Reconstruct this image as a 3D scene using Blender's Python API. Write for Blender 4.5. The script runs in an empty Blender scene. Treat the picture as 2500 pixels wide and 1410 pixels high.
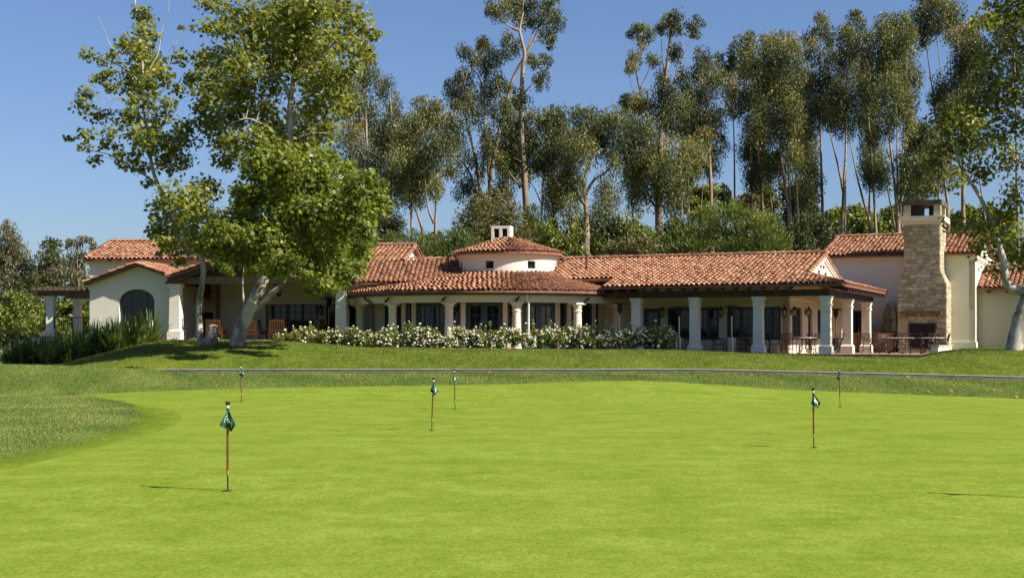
import bpy, math, random
import numpy as np
from mathutils import Vector, Matrix

# ------------------------------------------------------------------ camera, sky, sun, exposure
S = bpy.context.scene
COL = S.collection
F = 3500.0            # focal length in photo pixels (photo 2500 wide)
HZ = 836.0            # horizon row in the photo
CZ = 1.62             # eye height

cam = bpy.data.cameras.new('camera')
cam.lens = 36.0 * F / 2500.0
cam.sensor_width = 36.0
cam.shift_y = (HZ - 705.0) / 2500.0
cam.clip_start = 0.1
cam.clip_end = 3000
cam_o = bpy.data.objects.new('camera', cam)
COL.objects.link(cam_o)
cam_o.location = (0, 0, CZ)
cam_o.rotation_euler = (math.radians(90), 0, 0)
S.camera = cam_o

SUN_EL = math.radians(39.5)
SUN_AZ = math.radians(180 - 66)      # from +Y towards +X
SD = Vector((math.sin(SUN_AZ) * math.cos(SUN_EL), math.cos(SUN_AZ) * math.cos(SUN_EL), math.sin(SUN_EL)))
w = bpy.data.worlds.new('World')
S.world = w
w.use_nodes = True
nt = w.node_tree
bg = nt.nodes['Background']
sky = nt.nodes.new('ShaderNodeTexSky')
sky.sky_type = 'NISHITA'
sky.sun_disc = False
sky.sun_elevation = SUN_EL
sky.sun_rotation = SUN_AZ
sky.altitude = 0
sky.air_density = 1.0
sky.dust_density = 0.9
sky.ozone_density = 4.5
hs = nt.nodes.new('ShaderNodeMix'); hs.data_type = 'RGBA'; hs.blend_type = 'MULTIPLY'
hs.inputs[0].default_value = 1.0
hs.inputs[7].default_value = (0.90, 0.93, 1.08, 1)
nt.links.new(sky.outputs[0], hs.inputs[6])
nt.links.new(hs.outputs[2], bg.inputs[0])
bg.inputs[1].default_value = 0.060

sun = bpy.data.lights.new('sun', 'SUN')
sun.energy = 5.0
sun.angle = math.radians(0.53)
sun.color = (1.0, 0.93, 0.80)
sun_o = bpy.data.objects.new('sun', sun)
COL.objects.link(sun_o)
sun_o.rotation_euler = (-SD).to_track_quat('-Z', 'Y').to_euler()
sun_o.location = SD * 200

S.view_settings.view_transform = 'Standard'
S.view_settings.look = 'None'
S.view_settings.gamma = 1.0
S.view_settings.exposure = 0.95
S.render.engine = 'CYCLES'
S.cycles.max_bounces = 8
S.cycles.diffuse_bounces = 5
S.cycles.glossy_bounces = 2
S.cycles.transmission_bounces = 2
S.cycles.transparent_max_bounces = 4
S.cycles.caustics_reflective = False
S.cycles.caustics_refractive = False

# ------------------------------------------------------------------ small helpers
def W(px, py, Y):
    return Vector(((px - 1250.0) / F * Y, Y, CZ + (HZ - py) / F * Y))
def zat(py, Y):
    return CZ + (HZ - py) / F * Y
def tag(o, label=None, cat=None, group=None, kind=None):
    if label: o['label'] = label
    if cat: o['category'] = cat
    if group: o['group'] = group
    if kind: o['kind'] = kind
    return o
def thing(name, label, cat, loc=(0, 0, 0), rz=0.0, group=None):
    o = bpy.data.objects.new(name, None)
    o.empty_display_size = 0.1
    COL.objects.link(o)
    o.location = loc
    o.rotation_euler = (0, 0, rz)
    return tag(o, label, cat, group)
def kids(o):
    return [c for c in bpy.data.objects if c.parent == o]
def copy_tree(o, loc=None, rz=None, label=None, group=None, scale=None):
    c = o.copy()
    COL.objects.link(c)
    if loc is not None: c.location = loc
    if rz is not None: c.rotation_euler = (0, 0, rz)
    if scale is not None: c.scale = scale
    if label: c['label'] = label
    if group: c['group'] = group
    for k in kids(o):
        d = k.copy(); COL.objects.link(d); d.parent = c
        for g in kids(k):
            e = g.copy(); COL.objects.link(e); e.parent = d
    return c
def root_off(parent):
    """offset of the top-level thing (children are written in world coordinates)"""
    p = parent
    while p is not None and p.parent is not None:
        p = p.parent
    return Vector(p.location) if p is not None else Vector((0, 0, 0))

class MB:
    """mesh builder"""
    def __init__(s):
        s.v = []; s.f = []; s.t = []
    def add(s, vs, fs, tint=0.5):
        o = len(s.v)
        s.v.extend([tuple(v) for v in vs])
        s.t.extend([tint] * len(vs))
        s.f.extend([tuple(i + o for i in f) for f in fs])
    def hexa(s, c, tint=0.5):
        s.add(c, [(0, 3, 2, 1), (4, 5, 6, 7), (0, 1, 5, 4), (1, 2, 6, 5), (2, 3, 7, 6), (3, 0, 4, 7)], tint)
    def box(s, fr, a0, a1, b0, b1, z0, z1, tint=0.5):
        """box in a frame function fr(a,b,z)"""
        s.hexa([fr(a0, b0, z0), fr(a1, b0, z0), fr(a1, b1, z0), fr(a0, b1, z0),
                fr(a0, b0, z1), fr(a1, b0, z1), fr(a1, b1, z1), fr(a0, b1, z1)], tint)
    def prism(s, bottom, top, tint=0.5):
        n = len(bottom)
        s.add(list(bottom) + list(top), [tuple(range(n - 1, -1, -1)), tuple(range(n, 2 * n))] +
              [(i, (i + 1) % n, n + (i + 1) % n, n + i) for i in range(n)], tint)
    def tube(s, pts, rad, n=8, cap=True, tint=0.5):
        pts = [Vector(p) for p in pts]
        if not hasattr(rad, '__len__'): rad = [rad] * len(pts)
        vs = []; fs = []
        prev = None
        for i, p in enumerate(pts):
            a = pts[max(0, i - 1)]; b = pts[min(len(pts) - 1, i + 1)]
            d = (b - a)
            if d.length < 1e-9: d = Vector((0, 0, 1))
            d.normalize()
            if prev is None:
                u = d.cross(Vector((0, 1, 0.13)))
                if u.length < 1e-3: u = d.cross(Vector((1, 0, 0)))
            else:
                u = prev - d * prev.dot(d)
            u.normalize(); prev = u
            v = d.cross(u)
            for k in range(n):
                t = 2 * math.pi * k / n
                vs.append(p + (u * math.cos(t) + v * math.sin(t)) * rad[i])
        for i in range(len(pts) - 1):
            for k in range(n):
                k2 = (k + 1) % n
                fs.append((i * n + k, i * n + k2, (i + 1) * n + k2, (i + 1) * n + k))
        if cap:
            fs.append(tuple(range(n - 1, -1, -1)))
            fs.append(tuple((len(pts) - 1) * n + k for k in range(n)))
        s.add(vs, fs, tint)
    def lathe(s, c, prof, n=20, tint=0.5, sx=1.0, sy=1.0, rz=0.0):
        """prof: list of (r, z) from bottom to top around centre c"""
        vs = []; fs = []
        for r, z in prof:
            for k in range(n):
                t = 2 * math.pi * k / n + rz
                vs.append((c[0] + r * math.cos(t) * sx, c[1] + r * math.sin(t) * sy, c[2] + z))
        m = len(prof)
        for i in range(m - 1):
            for k in range(n):
                k2 = (k + 1) % n
                fs.append((i * n + k, i * n + k2, (i + 1) * n + k2, (i + 1) * n + k))
        fs.append(tuple(range(n - 1, -1, -1)))
        fs.append(tuple((m - 1) * n + k for k in range(n)))
        s.add(vs, fs, tint)
    def build(s, name, mat, parent=None, local=False, smooth=False, off=None):
        me = bpy.data.meshes.new(name)
        o3 = Vector((0, 0, 0)) if local else (off if off is not None else root_off(parent))
        vs = [(v[0] - o3[0], v[1] - o3[1], v[2] - o3[2]) for v in s.v]
        me.from_pydata(vs, [], s.f)
        at = me.attributes.new('tint', 'FLOAT', 'POINT')
        at.data.foreach_set('value', s.t)
        if smooth:
            me.polygons.foreach_set('use_smooth', [True] * len(me.polygons))
        me.materials.append(mat)
        me.update()
        o = bpy.data.objects.new(name, me)
        COL.objects.link(o)
        if parent is not None: o.parent = parent
        return o

def np_obj(name, V, Fc, mat, parent=None, tint=None, smooth=False, off=None):
    """fast mesh from arrays; Fc is (n,k)"""
    o3 = np.array(off if off is not None else root_off(parent), dtype=np.float64)
    V = (V - o3).astype(np.float32)
    me = bpy.data.meshes.new(name)
    n, k = Fc.shape
    me.vertices.add(len(V)); me.vertices.foreach_set('co', V.ravel())
    me.loops.add(n * k); me.loops.foreach_set('vertex_index', Fc.astype(np.int32).ravel())
    me.polygons.add(n)
    me.polygons.foreach_set('loop_start', np.arange(n, dtype=np.int32) * k)
    if smooth:
        me.polygons.foreach_set('use_smooth', np.ones(n, dtype=bool))
    if tint is not None:
        at = me.attributes.new('tint', 'FLOAT', 'POINT')
        at.data.foreach_set('value', np.asarray(tint, dtype=np.float32))
    me.materials.append(mat)
    me.update(calc_edges=True)
    o = bpy.data.objects.new(name, me)
    COL.objects.link(o)
    if parent is not None: o.parent = parent
    return o

# ------------------------------------------------------------------ materials
class NM:
    def __init__(s, name):
        s.m = bpy.data.materials.new(name)
        s.m.use_nodes = True
        s.n = s.m.node_tree.nodes; s.l = s.m.node_tree.links
        s.b = s.n['Principled BSDF']
        s.tc = None
    def co(s):
        if s.tc is None:
            s.tc = s.n.new('ShaderNodeNewGeometry')     # world position
        return s.tc.outputs['Position']
    def mapping(s, sc):
        m = s.n.new('ShaderNodeMapping'); m.inputs['Scale'].default_value = sc
        s.l.new(s.co(), m.inputs['Vector'])
        return m.outputs[0]
    def noise(s, scale, detail=3, rough=0.55, vec=None, dist=0.0):
        t = s.n.new('ShaderNodeTexNoise')
        t.inputs['Scale'].default_value = scale
        t.inputs['Detail'].default_value = detail
        t.inputs['Roughness'].default_value = rough
        t.inputs['Distortion'].default_value = dist
        s.l.new(vec if vec is not None else s.co(), t.inputs['Vector'])
        return t.outputs[0]
    def attr(s, name='tint'):
        a = s.n.new('ShaderNodeAttribute'); a.attribute_name = name
        return a.outputs['Fac']
    def ramp(s, fac, stops):
        r = s.n.new('ShaderNodeValToRGB')
        e = r.color_ramp.elements
        e[0].position, e[0].color = stops[0][0], (*stops[0][1], 1)
        e[1].position, e[1].color = stops[-1][0], (*stops[-1][1], 1)
        for p, c in stops[1:-1]:
            x = e.new(p); x.color = (*c, 1)
        s.l.new(fac, r.inputs[0])
        return r.outputs[0]
    def mix(s, fac, a, b, mode='MIX'):
        m = s.n.new('ShaderNodeMix'); m.data_type = 'RGBA'; m.blend_type = mode
        def put(x, i):
            if isinstance(x, (int, float)): m.inputs[i].default_value = x
            elif isinstance(x, tuple): m.inputs[i].default_value = (*x, 1)
            else: s.l.new(x, m.inputs[i])
        put(fac, 0); put(a, 6); put(b, 7)
        return m.outputs[2]
    def math(s, op, a, b=0.0):
        m = s.n.new('ShaderNodeMath'); m.operation = op
        for i, x in enumerate((a, b)):
            if isinstance(x, (int, float)): m.inputs[i].default_value = x
            else: s.l.new(x, m.inputs[i])
        return m.outputs[0]
    def bump(s, h, strength=0.3, dist=0.02):
        b = s.n.new('ShaderNodeBump')
        b.inputs['Strength'].default_value = strength
        b.inputs['Distance'].default_value = dist
        s.l.new(h, b.inputs['Height'])
        s.l.new(b.outputs[0], s.b.inputs['Normal'])
    def base(s, c):
        if isinstance(c, tuple): s.b.inputs['Base Color'].default_value = (*c, 1)
        else: s.l.new(c, s.b.inputs['Base Color'])
    def set(s, rough=0.7, metal=0.0, spec=0.5):
        s.b.inputs['Roughness'].default_value = rough
        s.b.inputs['Metallic'].default_value = metal
        s.b.inputs['Specular IOR Level'].default_value = spec

def mat_plain(name, c, rough=0.6, metal=0.0, spec=0.5, var=0.12, scale=3.0, bump=0.0):
    m = NM(name)
    f = m.noise(scale, 4)
    lo = tuple(x * (1 - var) for x in c); hi = tuple(min(1, x * (1 + var)) for x in c)
    m.base(m.ramp(f, [(0.3, lo), (0.7, hi)]))
    m.set(rough, metal, spec)
    if bump: m.bump(m.noise(scale * 14, 3), bump, 0.01)
    return m.m

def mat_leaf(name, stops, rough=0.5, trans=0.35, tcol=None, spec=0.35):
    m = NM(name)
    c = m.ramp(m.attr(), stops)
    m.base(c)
    m.set(rough, 0, spec)
    tr = m.n.new('ShaderNodeBsdfTranslucent')
    mm = m.mix(1.0, c, tcol or (1.5, 1.45, 0.55), 'MULTIPLY')
    m.l.new(mm, tr.inputs[0])
    mx = m.n.new('ShaderNodeMixShader'); mx.inputs[0].default_value = trans
    m.l.new(m.b.outputs[0], mx.inputs[1]); m.l.new(tr.outputs[0], mx.inputs[2])
    out = [x for x in m.n if x.type == 'OUTPUT_MATERIAL'][0]
    m.l.new(mx.outputs[0], out.inputs[0])
    return m.m

def make_stucco(name, c, dirt=0.10):
    m = NM(name)
    big = m.noise(0.7, 5, 0.6)
    streak = m.noise(1.0, 4, 0.6, m.mapping((3.0, 3.0, 0.45)))
    c1 = m.ramp(big, [(0.3, tuple(x * (1 - dirt) for x in c)), (0.7, c)])
    c2 = m.mix(m.math('MULTIPLY', streak, 0.5), c1, tuple(x * 0.82 for x in c))
    m.base(c2)
    m.set(0.85, 0, 0.2)
    m.bump(m.noise(30, 4, 0.7), 0.25, 0.01)
    return m.m

def make_tile(name, k=1.0):
    m = NM(name)
    a = m.attr()
    c = m.ramp(a, [(0.0, (0.095 * k, 0.047 * k, 0.029 * k)), (0.10, (0.218 * k, 0.103 * k, 0.057 * k)), (0.35, (0.351 * k, 0.164 * k, 0.089 * k)),
                   (0.6, (0.446 * k, 0.220 * k, 0.122 * k)), (0.85, (0.513 * k, 0.281 * k, 0.162 * k)), (1.0, (0.551 * k, 0.357 * k, 0.227 * k))])
    n = m.noise(6, 4, 0.65)
    c2 = m.mix(m.math('MULTIPLY', n, 0.5), c, (0.16, 0.08, 0.055))
    m.base(c2); m.set(0.8, 0, 0.25)
    m.bump(m.noise(25, 3), 0.2, 0.01)
    return m.m

M = {}
M['stucco'] = make_stucco('stucco_cream', (0.76, 0.675, 0.525))
M['stucco_white'] = make_stucco('stucco_white', (0.80, 0.745, 0.63))
M['stucco_tan'] = make_stucco('stucco_tan', (0.56, 0.49, 0.37))
M['trim'] = make_stucco('trim_cream', (0.79, 0.71, 0.565), 0.08)
M['tile'] = make_tile('clay_tile')
M['pan'] = mat_plain('clay_pan', (0.20, 0.085, 0.055), 0.85, var=0.35, scale=5)
M['wood'] = mat_plain('dark_timber', (0.060, 0.036, 0.024), 0.75, var=0.4, scale=4)
M['wood_mid'] = mat_plain('brown_timber', (0.17, 0.095, 0.055), 0.7, var=0.3, scale=4)
M['teak'] = mat_plain('teak', (0.42, 0.19, 0.06), 0.55, var=0.25, scale=6)
M['frame'] = mat_plain('slate_blue_paint', (0.030, 0.060, 0.078), 0.5, var=0.1)
M['iron'] = mat_plain('black_iron', (0.018, 0.015, 0.014), 0.5, 0.3, var=0.2)
M['iron_brown'] = mat_plain('brown_iron', (0.034, 0.024, 0.019), 0.45, 0.35, var=0.2)
M['copper'] = mat_plain('copper_gutter', (0.085, 0.045, 0.03), 0.5, 0.4, var=0.25)
M['lead'] = mat_plain('lead_flashing', (0.26, 0.26, 0.25), 0.6, 0.2, var=0.2)
M['steel'] = mat_plain('brushed_steel', (0.36, 0.36, 0.34), 0.28, 0.95, var=0.08, scale=8)
M['cloth'] = mat_plain('umbrella_canvas', (0.27, 0.225, 0.16), 0.9, var=0.12)
M['cushion'] = mat_plain('dark_cushion', (0.075, 0.07, 0.055), 0.9, var=0.2)
M['brick'] = mat_plain('brick_paving', (0.33, 0.185, 0.135), 0.85, var=0.3, scale=4)
M['concrete'] = mat_plain('concrete', (0.40, 0.375, 0.34), 0.85, var=0.15, scale=1.5)
M['kerb'] = mat_plain('kerb_dark_grey', (0.085, 0.082, 0.082), 0.85, var=0.35, scale=2.5)
M['path'] = mat_plain('path_concrete', (0.46, 0.43, 0.40), 0.85, var=0.12, scale=1.5)
M['mortar'] = mat_plain('mortar', (0.25, 0.20, 0.13), 0.9)
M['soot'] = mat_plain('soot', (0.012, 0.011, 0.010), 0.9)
M['soot_stone'] = mat_plain('sooty_stone', (0.085, 0.072, 0.055), 0.9, var=0.55, scale=2.2)
M['tabletop'] = mat_plain('stone_tabletop', (0.50, 0.43, 0.33), 0.35, var=0.15, scale=5)
M['white_metal'] = mat_plain('white_metal', (0.70, 0.70, 0.68), 0.4, 0.2)
M['rubber'] = mat_plain('black_rubber', (0.02, 0.018, 0.014), 0.45)
M['rust'] = mat_plain('rusted_rim', (0.16, 0.065, 0.02), 0.7)
M['pole_wood'] = mat_plain('varnished_pole', (0.15, 0.060, 0.019), 0.32, var=0.2, scale=8)
M['brass'] = mat_plain('brass_ferrule', (0.50, 0.36, 0.06), 0.35, 0.6)
M['white'] = mat_plain('white_plastic', (0.82, 0.82, 0.82), 0.5)
M['flag'] = mat_plain('green_flag_cloth', (0.010, 0.075, 0.042), 0.65, var=0.25, scale=40)
M['emblem'] = mat_plain('white_print', (0.78, 0.82, 0.80), 0.7)
M['lamp_glass'] = mat_plain('frosted_lamp_glass', (0.42, 0.38, 0.28), 0.25)
M['utility'] = mat_plain('utility_green', (0.10, 0.16, 0.13), 0.6)
M['chili'] = mat_plain('dried_chili', (0.085, 0.018, 0.012), 0.6, var=0.4, scale=12)
g = NM('window_glass'); g.base((0.010, 0.013, 0.012)); g.set(0.02, 0, 0.5); M['glass'] = g.m
g = NM('room_dark'); g.base((0.02, 0.018, 0.016)); g.set(0.9); M['dark'] = g.m

s_ = NM('ashlar_stone')
c_ = s_.ramp(s_.attr(), [(0, (0.30, 0.245, 0.15)), (0.3, (0.43, 0.365, 0.235)), (0.6, (0.50, 0.44, 0.30)), (0.85, (0.56, 0.505, 0.37)), (1, (0.64, 0.58, 0.45))])
s_.base(s_.mix(s_.math('MULTIPLY', s_.noise(7, 5, 0.65), 0.45), c_, (0.26, 0.205, 0.125)))
s_.set(0.85, 0, 0.2); s_.bump(s_.noise(16, 5, 0.7), 0.5, 0.02)
M['stone'] = s_.m

def make_bark(name, light, dark, sc=2.2, lo=0.42, hi=0.6):
    m = NM(name)
    n1 = m.noise(sc, 5, 0.65, m.mapping((1, 1, 0.45)), 0.6)
    n2 = m.noise(sc * 5, 4, 0.6, m.mapping((1, 1, 0.6)))
    c = m.ramp(n1, [(lo, dark), (hi, light)])
    c2 = m.mix(m.math('MULTIPLY', n2, 0.5), c, tuple(x * 0.55 for x in light))
    m.base(c2); m.set(0.85, 0, 0.2)
    m.bump(n2, 0.5, 0.03)
    return m.m
M['bark_syc'] = make_bark('sycamore_bark', (0.46, 0.43, 0.36), (0.14, 0.125, 0.10), 2.0, 0.40, 0.54)
M['bark_euc'] = make_bark('eucalyptus_bark', (0.40, 0.30, 0.21), (0.12, 0.085, 0.06), 0.8, 0.40, 0.62)
M['bark_dark'] = make_bark('dark_bark', (0.11, 0.085, 0.062), (0.04, 0.03, 0.024), 1.5)

M['leaf_syc'] = mat_leaf('sycamore_leaf', [(0, (0.080, 0.096, 0.018)), (0.45, (0.185, 0.205, 0.034)), (0.8, (0.285, 0.300, 0.056)), (0.975, (0.36, 0.35, 0.08)), (1, (0.50, 0.28, 0.05))], 0.45, 0.42)
M['leaf_syc_low'] = mat_leaf('sycamore_leaf_low', [(0, (0.080, 0.104, 0.018)), (0.5, (0.180, 0.218, 0.034)), (1, (0.32, 0.35, 0.07))], 0.45, 0.42)
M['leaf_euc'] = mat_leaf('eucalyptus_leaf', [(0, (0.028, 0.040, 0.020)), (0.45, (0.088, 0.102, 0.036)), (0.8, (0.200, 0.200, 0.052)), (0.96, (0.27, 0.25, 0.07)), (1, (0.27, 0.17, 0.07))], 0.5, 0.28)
M['leaf_olive'] = mat_leaf('olive_leaf', [(0, (0.060, 0.060, 0.022)), (0.6, (0.145, 0.132, 0.045)), (1, (0.24, 0.21, 0.085))], 0.5, 0.25)
M['leaf_pine'] = mat_leaf('pine_needle', [(0, (0.032, 0.052, 0.012)), (0.6, (0.105, 0.138, 0.026)), (1, (0.20, 0.235, 0.052))], 0.5, 0.30)
M['leaf_dark'] = mat_leaf('dark_leaf', [(0, (0.022, 0.034, 0.013)), (0.7, (0.072, 0.084, 0.026)), (1, (0.15, 0.155, 0.044))], 0.5, 0.2)
M['leaf_bright'] = mat_leaf('bright_leaf', [(0, (0.055, 0.075, 0.016)), (0.6, (0.160, 0.188, 0.032)), (1, (0.30, 0.31, 0.065))], 0.45, 0.3)
M['leaf_grey'] = mat_leaf('grey_leaf', [(0, (0.063, 0.063, 0.034)), (0.6, (0.132, 0.124, 0.067)), (1, (0.230, 0.207, 0.115))], 0.5, 0.25)
M['leaf_rose'] = mat_leaf('rose_leaf', [(0, (0.072, 0.094, 0.020)), (0.6, (0.180, 0.205, 0.040)), (1, (0.31, 0.31, 0.08))], 0.45, 0.38)
M['leaf_flax'] = mat_leaf('flax_leaf', [(0, (0.048, 0.074, 0.018)), (0.6, (0.125, 0.170, 0.038)), (1, (0.31, 0.33, 0.095))], 0.35, 0.25, spec=0.5)
M['leaf_agave'] = mat_leaf('agave_leaf', [(0, (0.138, 0.207, 0.057)), (1, (0.299, 0.391, 0.127))], 0.45, 0.2)
M['petal'] = mat_leaf('white_petal', [(0, (0.62, 0.60, 0.46)), (1, (0.82, 0.80, 0.70))], 0.6, 0.3, tcol=(1.0, 1.0, 0.9))

# ---- turf
def make_green():
    m = NM('putting_green_turf')
    n1 = m.noise(0.30, 4, 0.6, m.mapping((0.8, 1.0, 1)))
    n2 = m.noise(1.0, 5, 0.65, m.mapping((0.9, 1.0, 1)), 0.3)
    n4 = m.noise(1.0, 5, 0.75, m.mapping((4.5, 3.0, 1)))
    n3 = m.noise(1.0, 3, 0.8, m.mapping((26, 13, 14)))
    base = m.ramp(n1, [(0.3, (0.184, 0.243, 0.026)), (0.7, (0.236, 0.288, 0.041))])
    c = m.mix(m.ramp(n2, [(0.36, (0, 0, 0)), (0.64, (1, 1, 1))]), m.mix(0.5, base, (0.148, 0.212, 0.016)), m.mix(0.42, base, (0.278, 0.322, 0.066)))
    c = m.mix(m.ramp(n4, [(0.40, (1, 1, 1)), (0.60, (0, 0, 0))]), c, m.mix(1.0, c, (0.80, 0.85, 0.68), 'MULTIPLY'))
    c = m.mix(m.ramp(n3, [(0.40, (1, 1, 1)), (0.60, (0, 0, 0))]), c, m.mix(1.0, c, (0.68, 0.74, 0.52), 'MULTIPLY'))
    m.base(c); m.set(0.95, 0, 0.05)
    m.bump(m.math('ADD', n3, n4), 0.25, 0.01)
    return m.m
def make_turf(name, lo, hi, dry, s1=0.5, amt=0.5, st=(9, 2.4, 4), dark=0.5):
    m = NM(name)
    n1 = m.noise(s1, 4, 0.6, m.mapping((1.5, .8, 1)))
    n2 = m.noise(1.0, 5, 0.75, m.mapping(st), .3)
    n3 = m.noise(1.0, 3, 0.75, m.mapping((st[0] * 5, st[1] * 5, st[2] * 5)))
    c = m.ramp(n2, [(0.38, lo), (0.62, hi)])
    c = m.mix(m.ramp(n1, [(0.42, (0, 0, 0)), (0.64, (amt, amt, amt))]), c, dry)
    c = m.mix(m.ramp(n3, [(0.40, (1, 1, 1)), (0.60, (0, 0, 0))]), c, m.mix(1.0, c, (dark, dark * 1.1, dark * .9), 'MULTIPLY'))
    m.base(c); m.set(0.95, 0, 0.05)
    m.bump(m.math('ADD', n2, n3), 0.6, 0.04)
    return m.m
M['green'] = make_green()
def make_fringe():
    m = NM('fringe_turf')
    n = m.noise(1.0, 5, 0.7, m.mapping((3.0, 1.0, 2)), .4)
    n3 = m.noise(1.0, 4, 0.75, m.mapping((30, 6, 12)))
    t = m.math('ADD', m.attr(), m.math('MULTIPLY', m.math('SUBTRACT', n, 0.5), 1.3))
    c = m.ramp(t, [(0.0, (0.175, 0.225, 0.023)), (0.16, (0.138, 0.190, 0.016)), (0.55, (0.105, 0.152, 0.014)), (0.95, (0.135, 0.160, 0.030))])
    c = m.mix(m.ramp(n3, [(0.40, (1, 1, 1)), (0.60, (0, 0, 0))]), c, m.mix(1.0, c, (0.66, 0.72, 0.56), 'MULTIPLY'))
    m.base(c); m.set(0.95, 0, 0.05); m.bump(n3, .4, .02)
    return m.m
M['fringe'] = make_fringe()
M['rough'] = make_turf('rough_turf', (0.070, 0.112, 0.018), (0.145, 0.200, 0.040), (0.21, 0.245, 0.060), 0.45, 0.75)
M['lawn'] = make_turf('lawn_turf', (0.066, 0.102, 0.010), (0.140, 0.182, 0.019), (0.19, 0.222, 0.030), 0.35, 0.6, (3.2, 1.2, 5), .55)
M['far_ground'] = make_turf('far_ground', (0.07, 0.085, 0.03), (0.11, 0.13, 0.04), (0.15, 0.15, 0.06), 0.1, .5, (.6, .6, .6))
M['far_lawn'] = make_turf('far_lawn', (0.16, 0.22, 0.03), (0.22, 0.28, 0.05), (0.26, 0.31, 0.07), 0.1, .5, (1, .5, 1), .8)
M['blade_lawn'] = mat_leaf('lawn_blade', [(0, (0.055, 0.084, 0.008)), (0.6, (0.132, 0.166, 0.019)), (1, (0.23, 0.25, 0.048))], 0.55, 0.25)
M['blade'] = mat_leaf('grass_blade', [(0, (0.064, 0.102, 0.014)), (0.55, (0.155, 0.208, 0.040)), (0.88, (0.26, 0.295, 0.075)), (1, (0.38, 0.37, 0.15))], 0.55, 0.28)
# ------------------------------------------------------------------ terrain
def I(px, xs, ys):
    return np.interp(px, xs, ys)
PX_E = [-900, 0, 230, 300, 400, 600, 800, 1000, 1250, 1400, 1550, 1650, 1750, 1900, 2100, 2300, 2500, 3400]
PY_E = [966, 964, 962, 957, 953, 948, 944, 941, 937, 931, 929, 932, 939, 950, 958, 966, 973, 995]
def sm(t):
    t = np.clip(t, 0, 1); return t * t * (3 - 2 * t)
FLAGS = [(556, 1197), (590, 979), (1054, 1050), (1111, 998), (1987, 1092), (2051, 993), (2552, 1215)]
def terr(px, Y):
    px = np.asarray(px, float); Y = np.asarray(Y, float)
    ze = CZ + (HZ - I(px, PX_E, PY_E)) / F * 44.0
    z_k = CZ + (HZ - I(px, [-900, 0, 150, 400, 700, 1250, 1700, 2000, 2250, 2500, 3400], [900, 906, 905, 903.5, 903, 903, 902.5, 909, 915, 921, 940])) / F * 50.5
    z_p = z_k - 0.12
    z_r = np.where(px < 420, CZ + (HZ - I(px, [-900, 0, 200, 380, 420], [884, 888, 893, 902, 907])) / F * 48.2, z_p + 0.085)
    z_r = np.maximum(z_r, z_p + 0.07)
    zt = CZ + (HZ - I(px, [-900, 0, 150, 250, 330, 400, 500, 700, 900, 1250, 1650, 1850, 2020, 2240, 2300, 2350, 2500, 3400],
                         [880, 890, 886, 862, 843, 831, 829, 834, 848, 851.5, 854, 861.5, 866, 868, 857, 851, 845, 842])) / F * 62.0
    hill = np.interp(px, [-900, 100, 500, 900, 3400], [0.0, 0.0, 0.7, 1.0, 1.0])
    zfar = np.interp(Y, [90, 105, 140, 200, 320, 700], [1.0, 1.6, 4.0, 9, 15, 17]) * hill + 0.75 * (1 - hill)
    z = np.zeros_like(px * Y)
    t = sm((Y - 36) / 8.0); z = t * ze
    X = (px - 1250) / F * Y
    for fx_, fy_ in FLAGS:          # gentle tilts added around the holes, shaped to widen the flag shadows
        Yf = CZ * F / (fy_ - HZ); Xf = (fx_ - 1250) / F * Yf
        g_ = np.exp(-((X - Xf + .3) ** 2) / 3.2 - ((Y - Yf) ** 2) / 3.0)
        sl = .06 if Yf < 20 else .045 if Yf < 30 else .03
        z = z + g_ * (sl * (Y - Yf) + .018 * (X - Xf))
    m = Y > 44; z = np.where(m, ze + (z_r - ze) * np.clip((Y - 44) / 4.2, 0, 1) ** 0.8, z)
    m = Y > 48.2; z = np.where(m, z_r + (z_p + 0.012 - z_r) * np.clip((Y - 48.2) / 0.55, 0, 1), z)
    m = Y >= 48.75; z = np.where(m, z_p, z)
    m = Y >= 50.45; u = np.clip((Y - 50.45) / 11.55, 0, 1)
    z = np.where(m, z_k + (zt - z_k) * (1 - (1 - u) ** 2.35), z)
    m = Y > 62; z = np.where(m, zt - 0.14 * np.clip((Y - 62) / 2, 0, 1), z)
    m = Y > 66; z = np.where(m, (zt - 0.14) + (zfar - (zt - 0.14)) * sm((Y - 66) / 24), z)
    m = Y > 90; z = np.where(m, zfar, z)
    return z
def ground(x, y):
    return float(terr(1250 + F * x / y, y))

def inpoly(px, py, poly):
    r = np.zeros(px.shape, bool)
    n = len(poly)
    for i in range(n):
        x1, y1 = poly[i]; x2, y2 = poly[(i + 1) % n]
        if y1 == y2: continue
        c = ((y1 > py) != (y2 > py)) & (px < (x2 - x1) * (py - y1) / (y2 - y1) + x1)
        r ^= c
    return r

gx = np.concatenate([np.arange(-2600, -900, 170), np.arange(-900, -60, 60), np.arange(-60, 520, 3), np.arange(520, 2560, 5), np.arange(2560, 3400, 60), np.arange(3400, 5200, 170)]).astype(float)
pyr = np.concatenate([np.arange(2400, 1460, -60), np.arange(1460, 1152, -4.0), np.arange(1152, 983, -1.6)])
rows = list(CZ * F / (pyr - HZ))                      # up to about 38.6 m
rows = [y for y in rows if y < 30] + list(np.arange(30, 40, 0.16)) + list(np.arange(40, 48.2, 0.085)) + [48.2, 48.45, 48.75, 49.3, 49.9, 50.44, 50.45]
rows += list(np.arange(50.8, 62.1, 0.3)) + list(np.arange(62.4, 66.5, 0.4)) + list(np.arange(67, 90, 1.5)) + list(np.arange(90, 200, 6.0)) + [200, 230, 270, 320, 420, 700, 1500]
rows = np.array(rows)
GX, GY = np.meshgrid(gx, rows)
GZ = terr(GX, GY)
X3 = (GX - 1250) / F * GY
VV = np.stack([X3.ravel(), GY.ravel(), GZ.ravel()], 1)
nr, nc = GX.shape
idx = np.arange(nr * nc).reshape(nr, nc)
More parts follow.
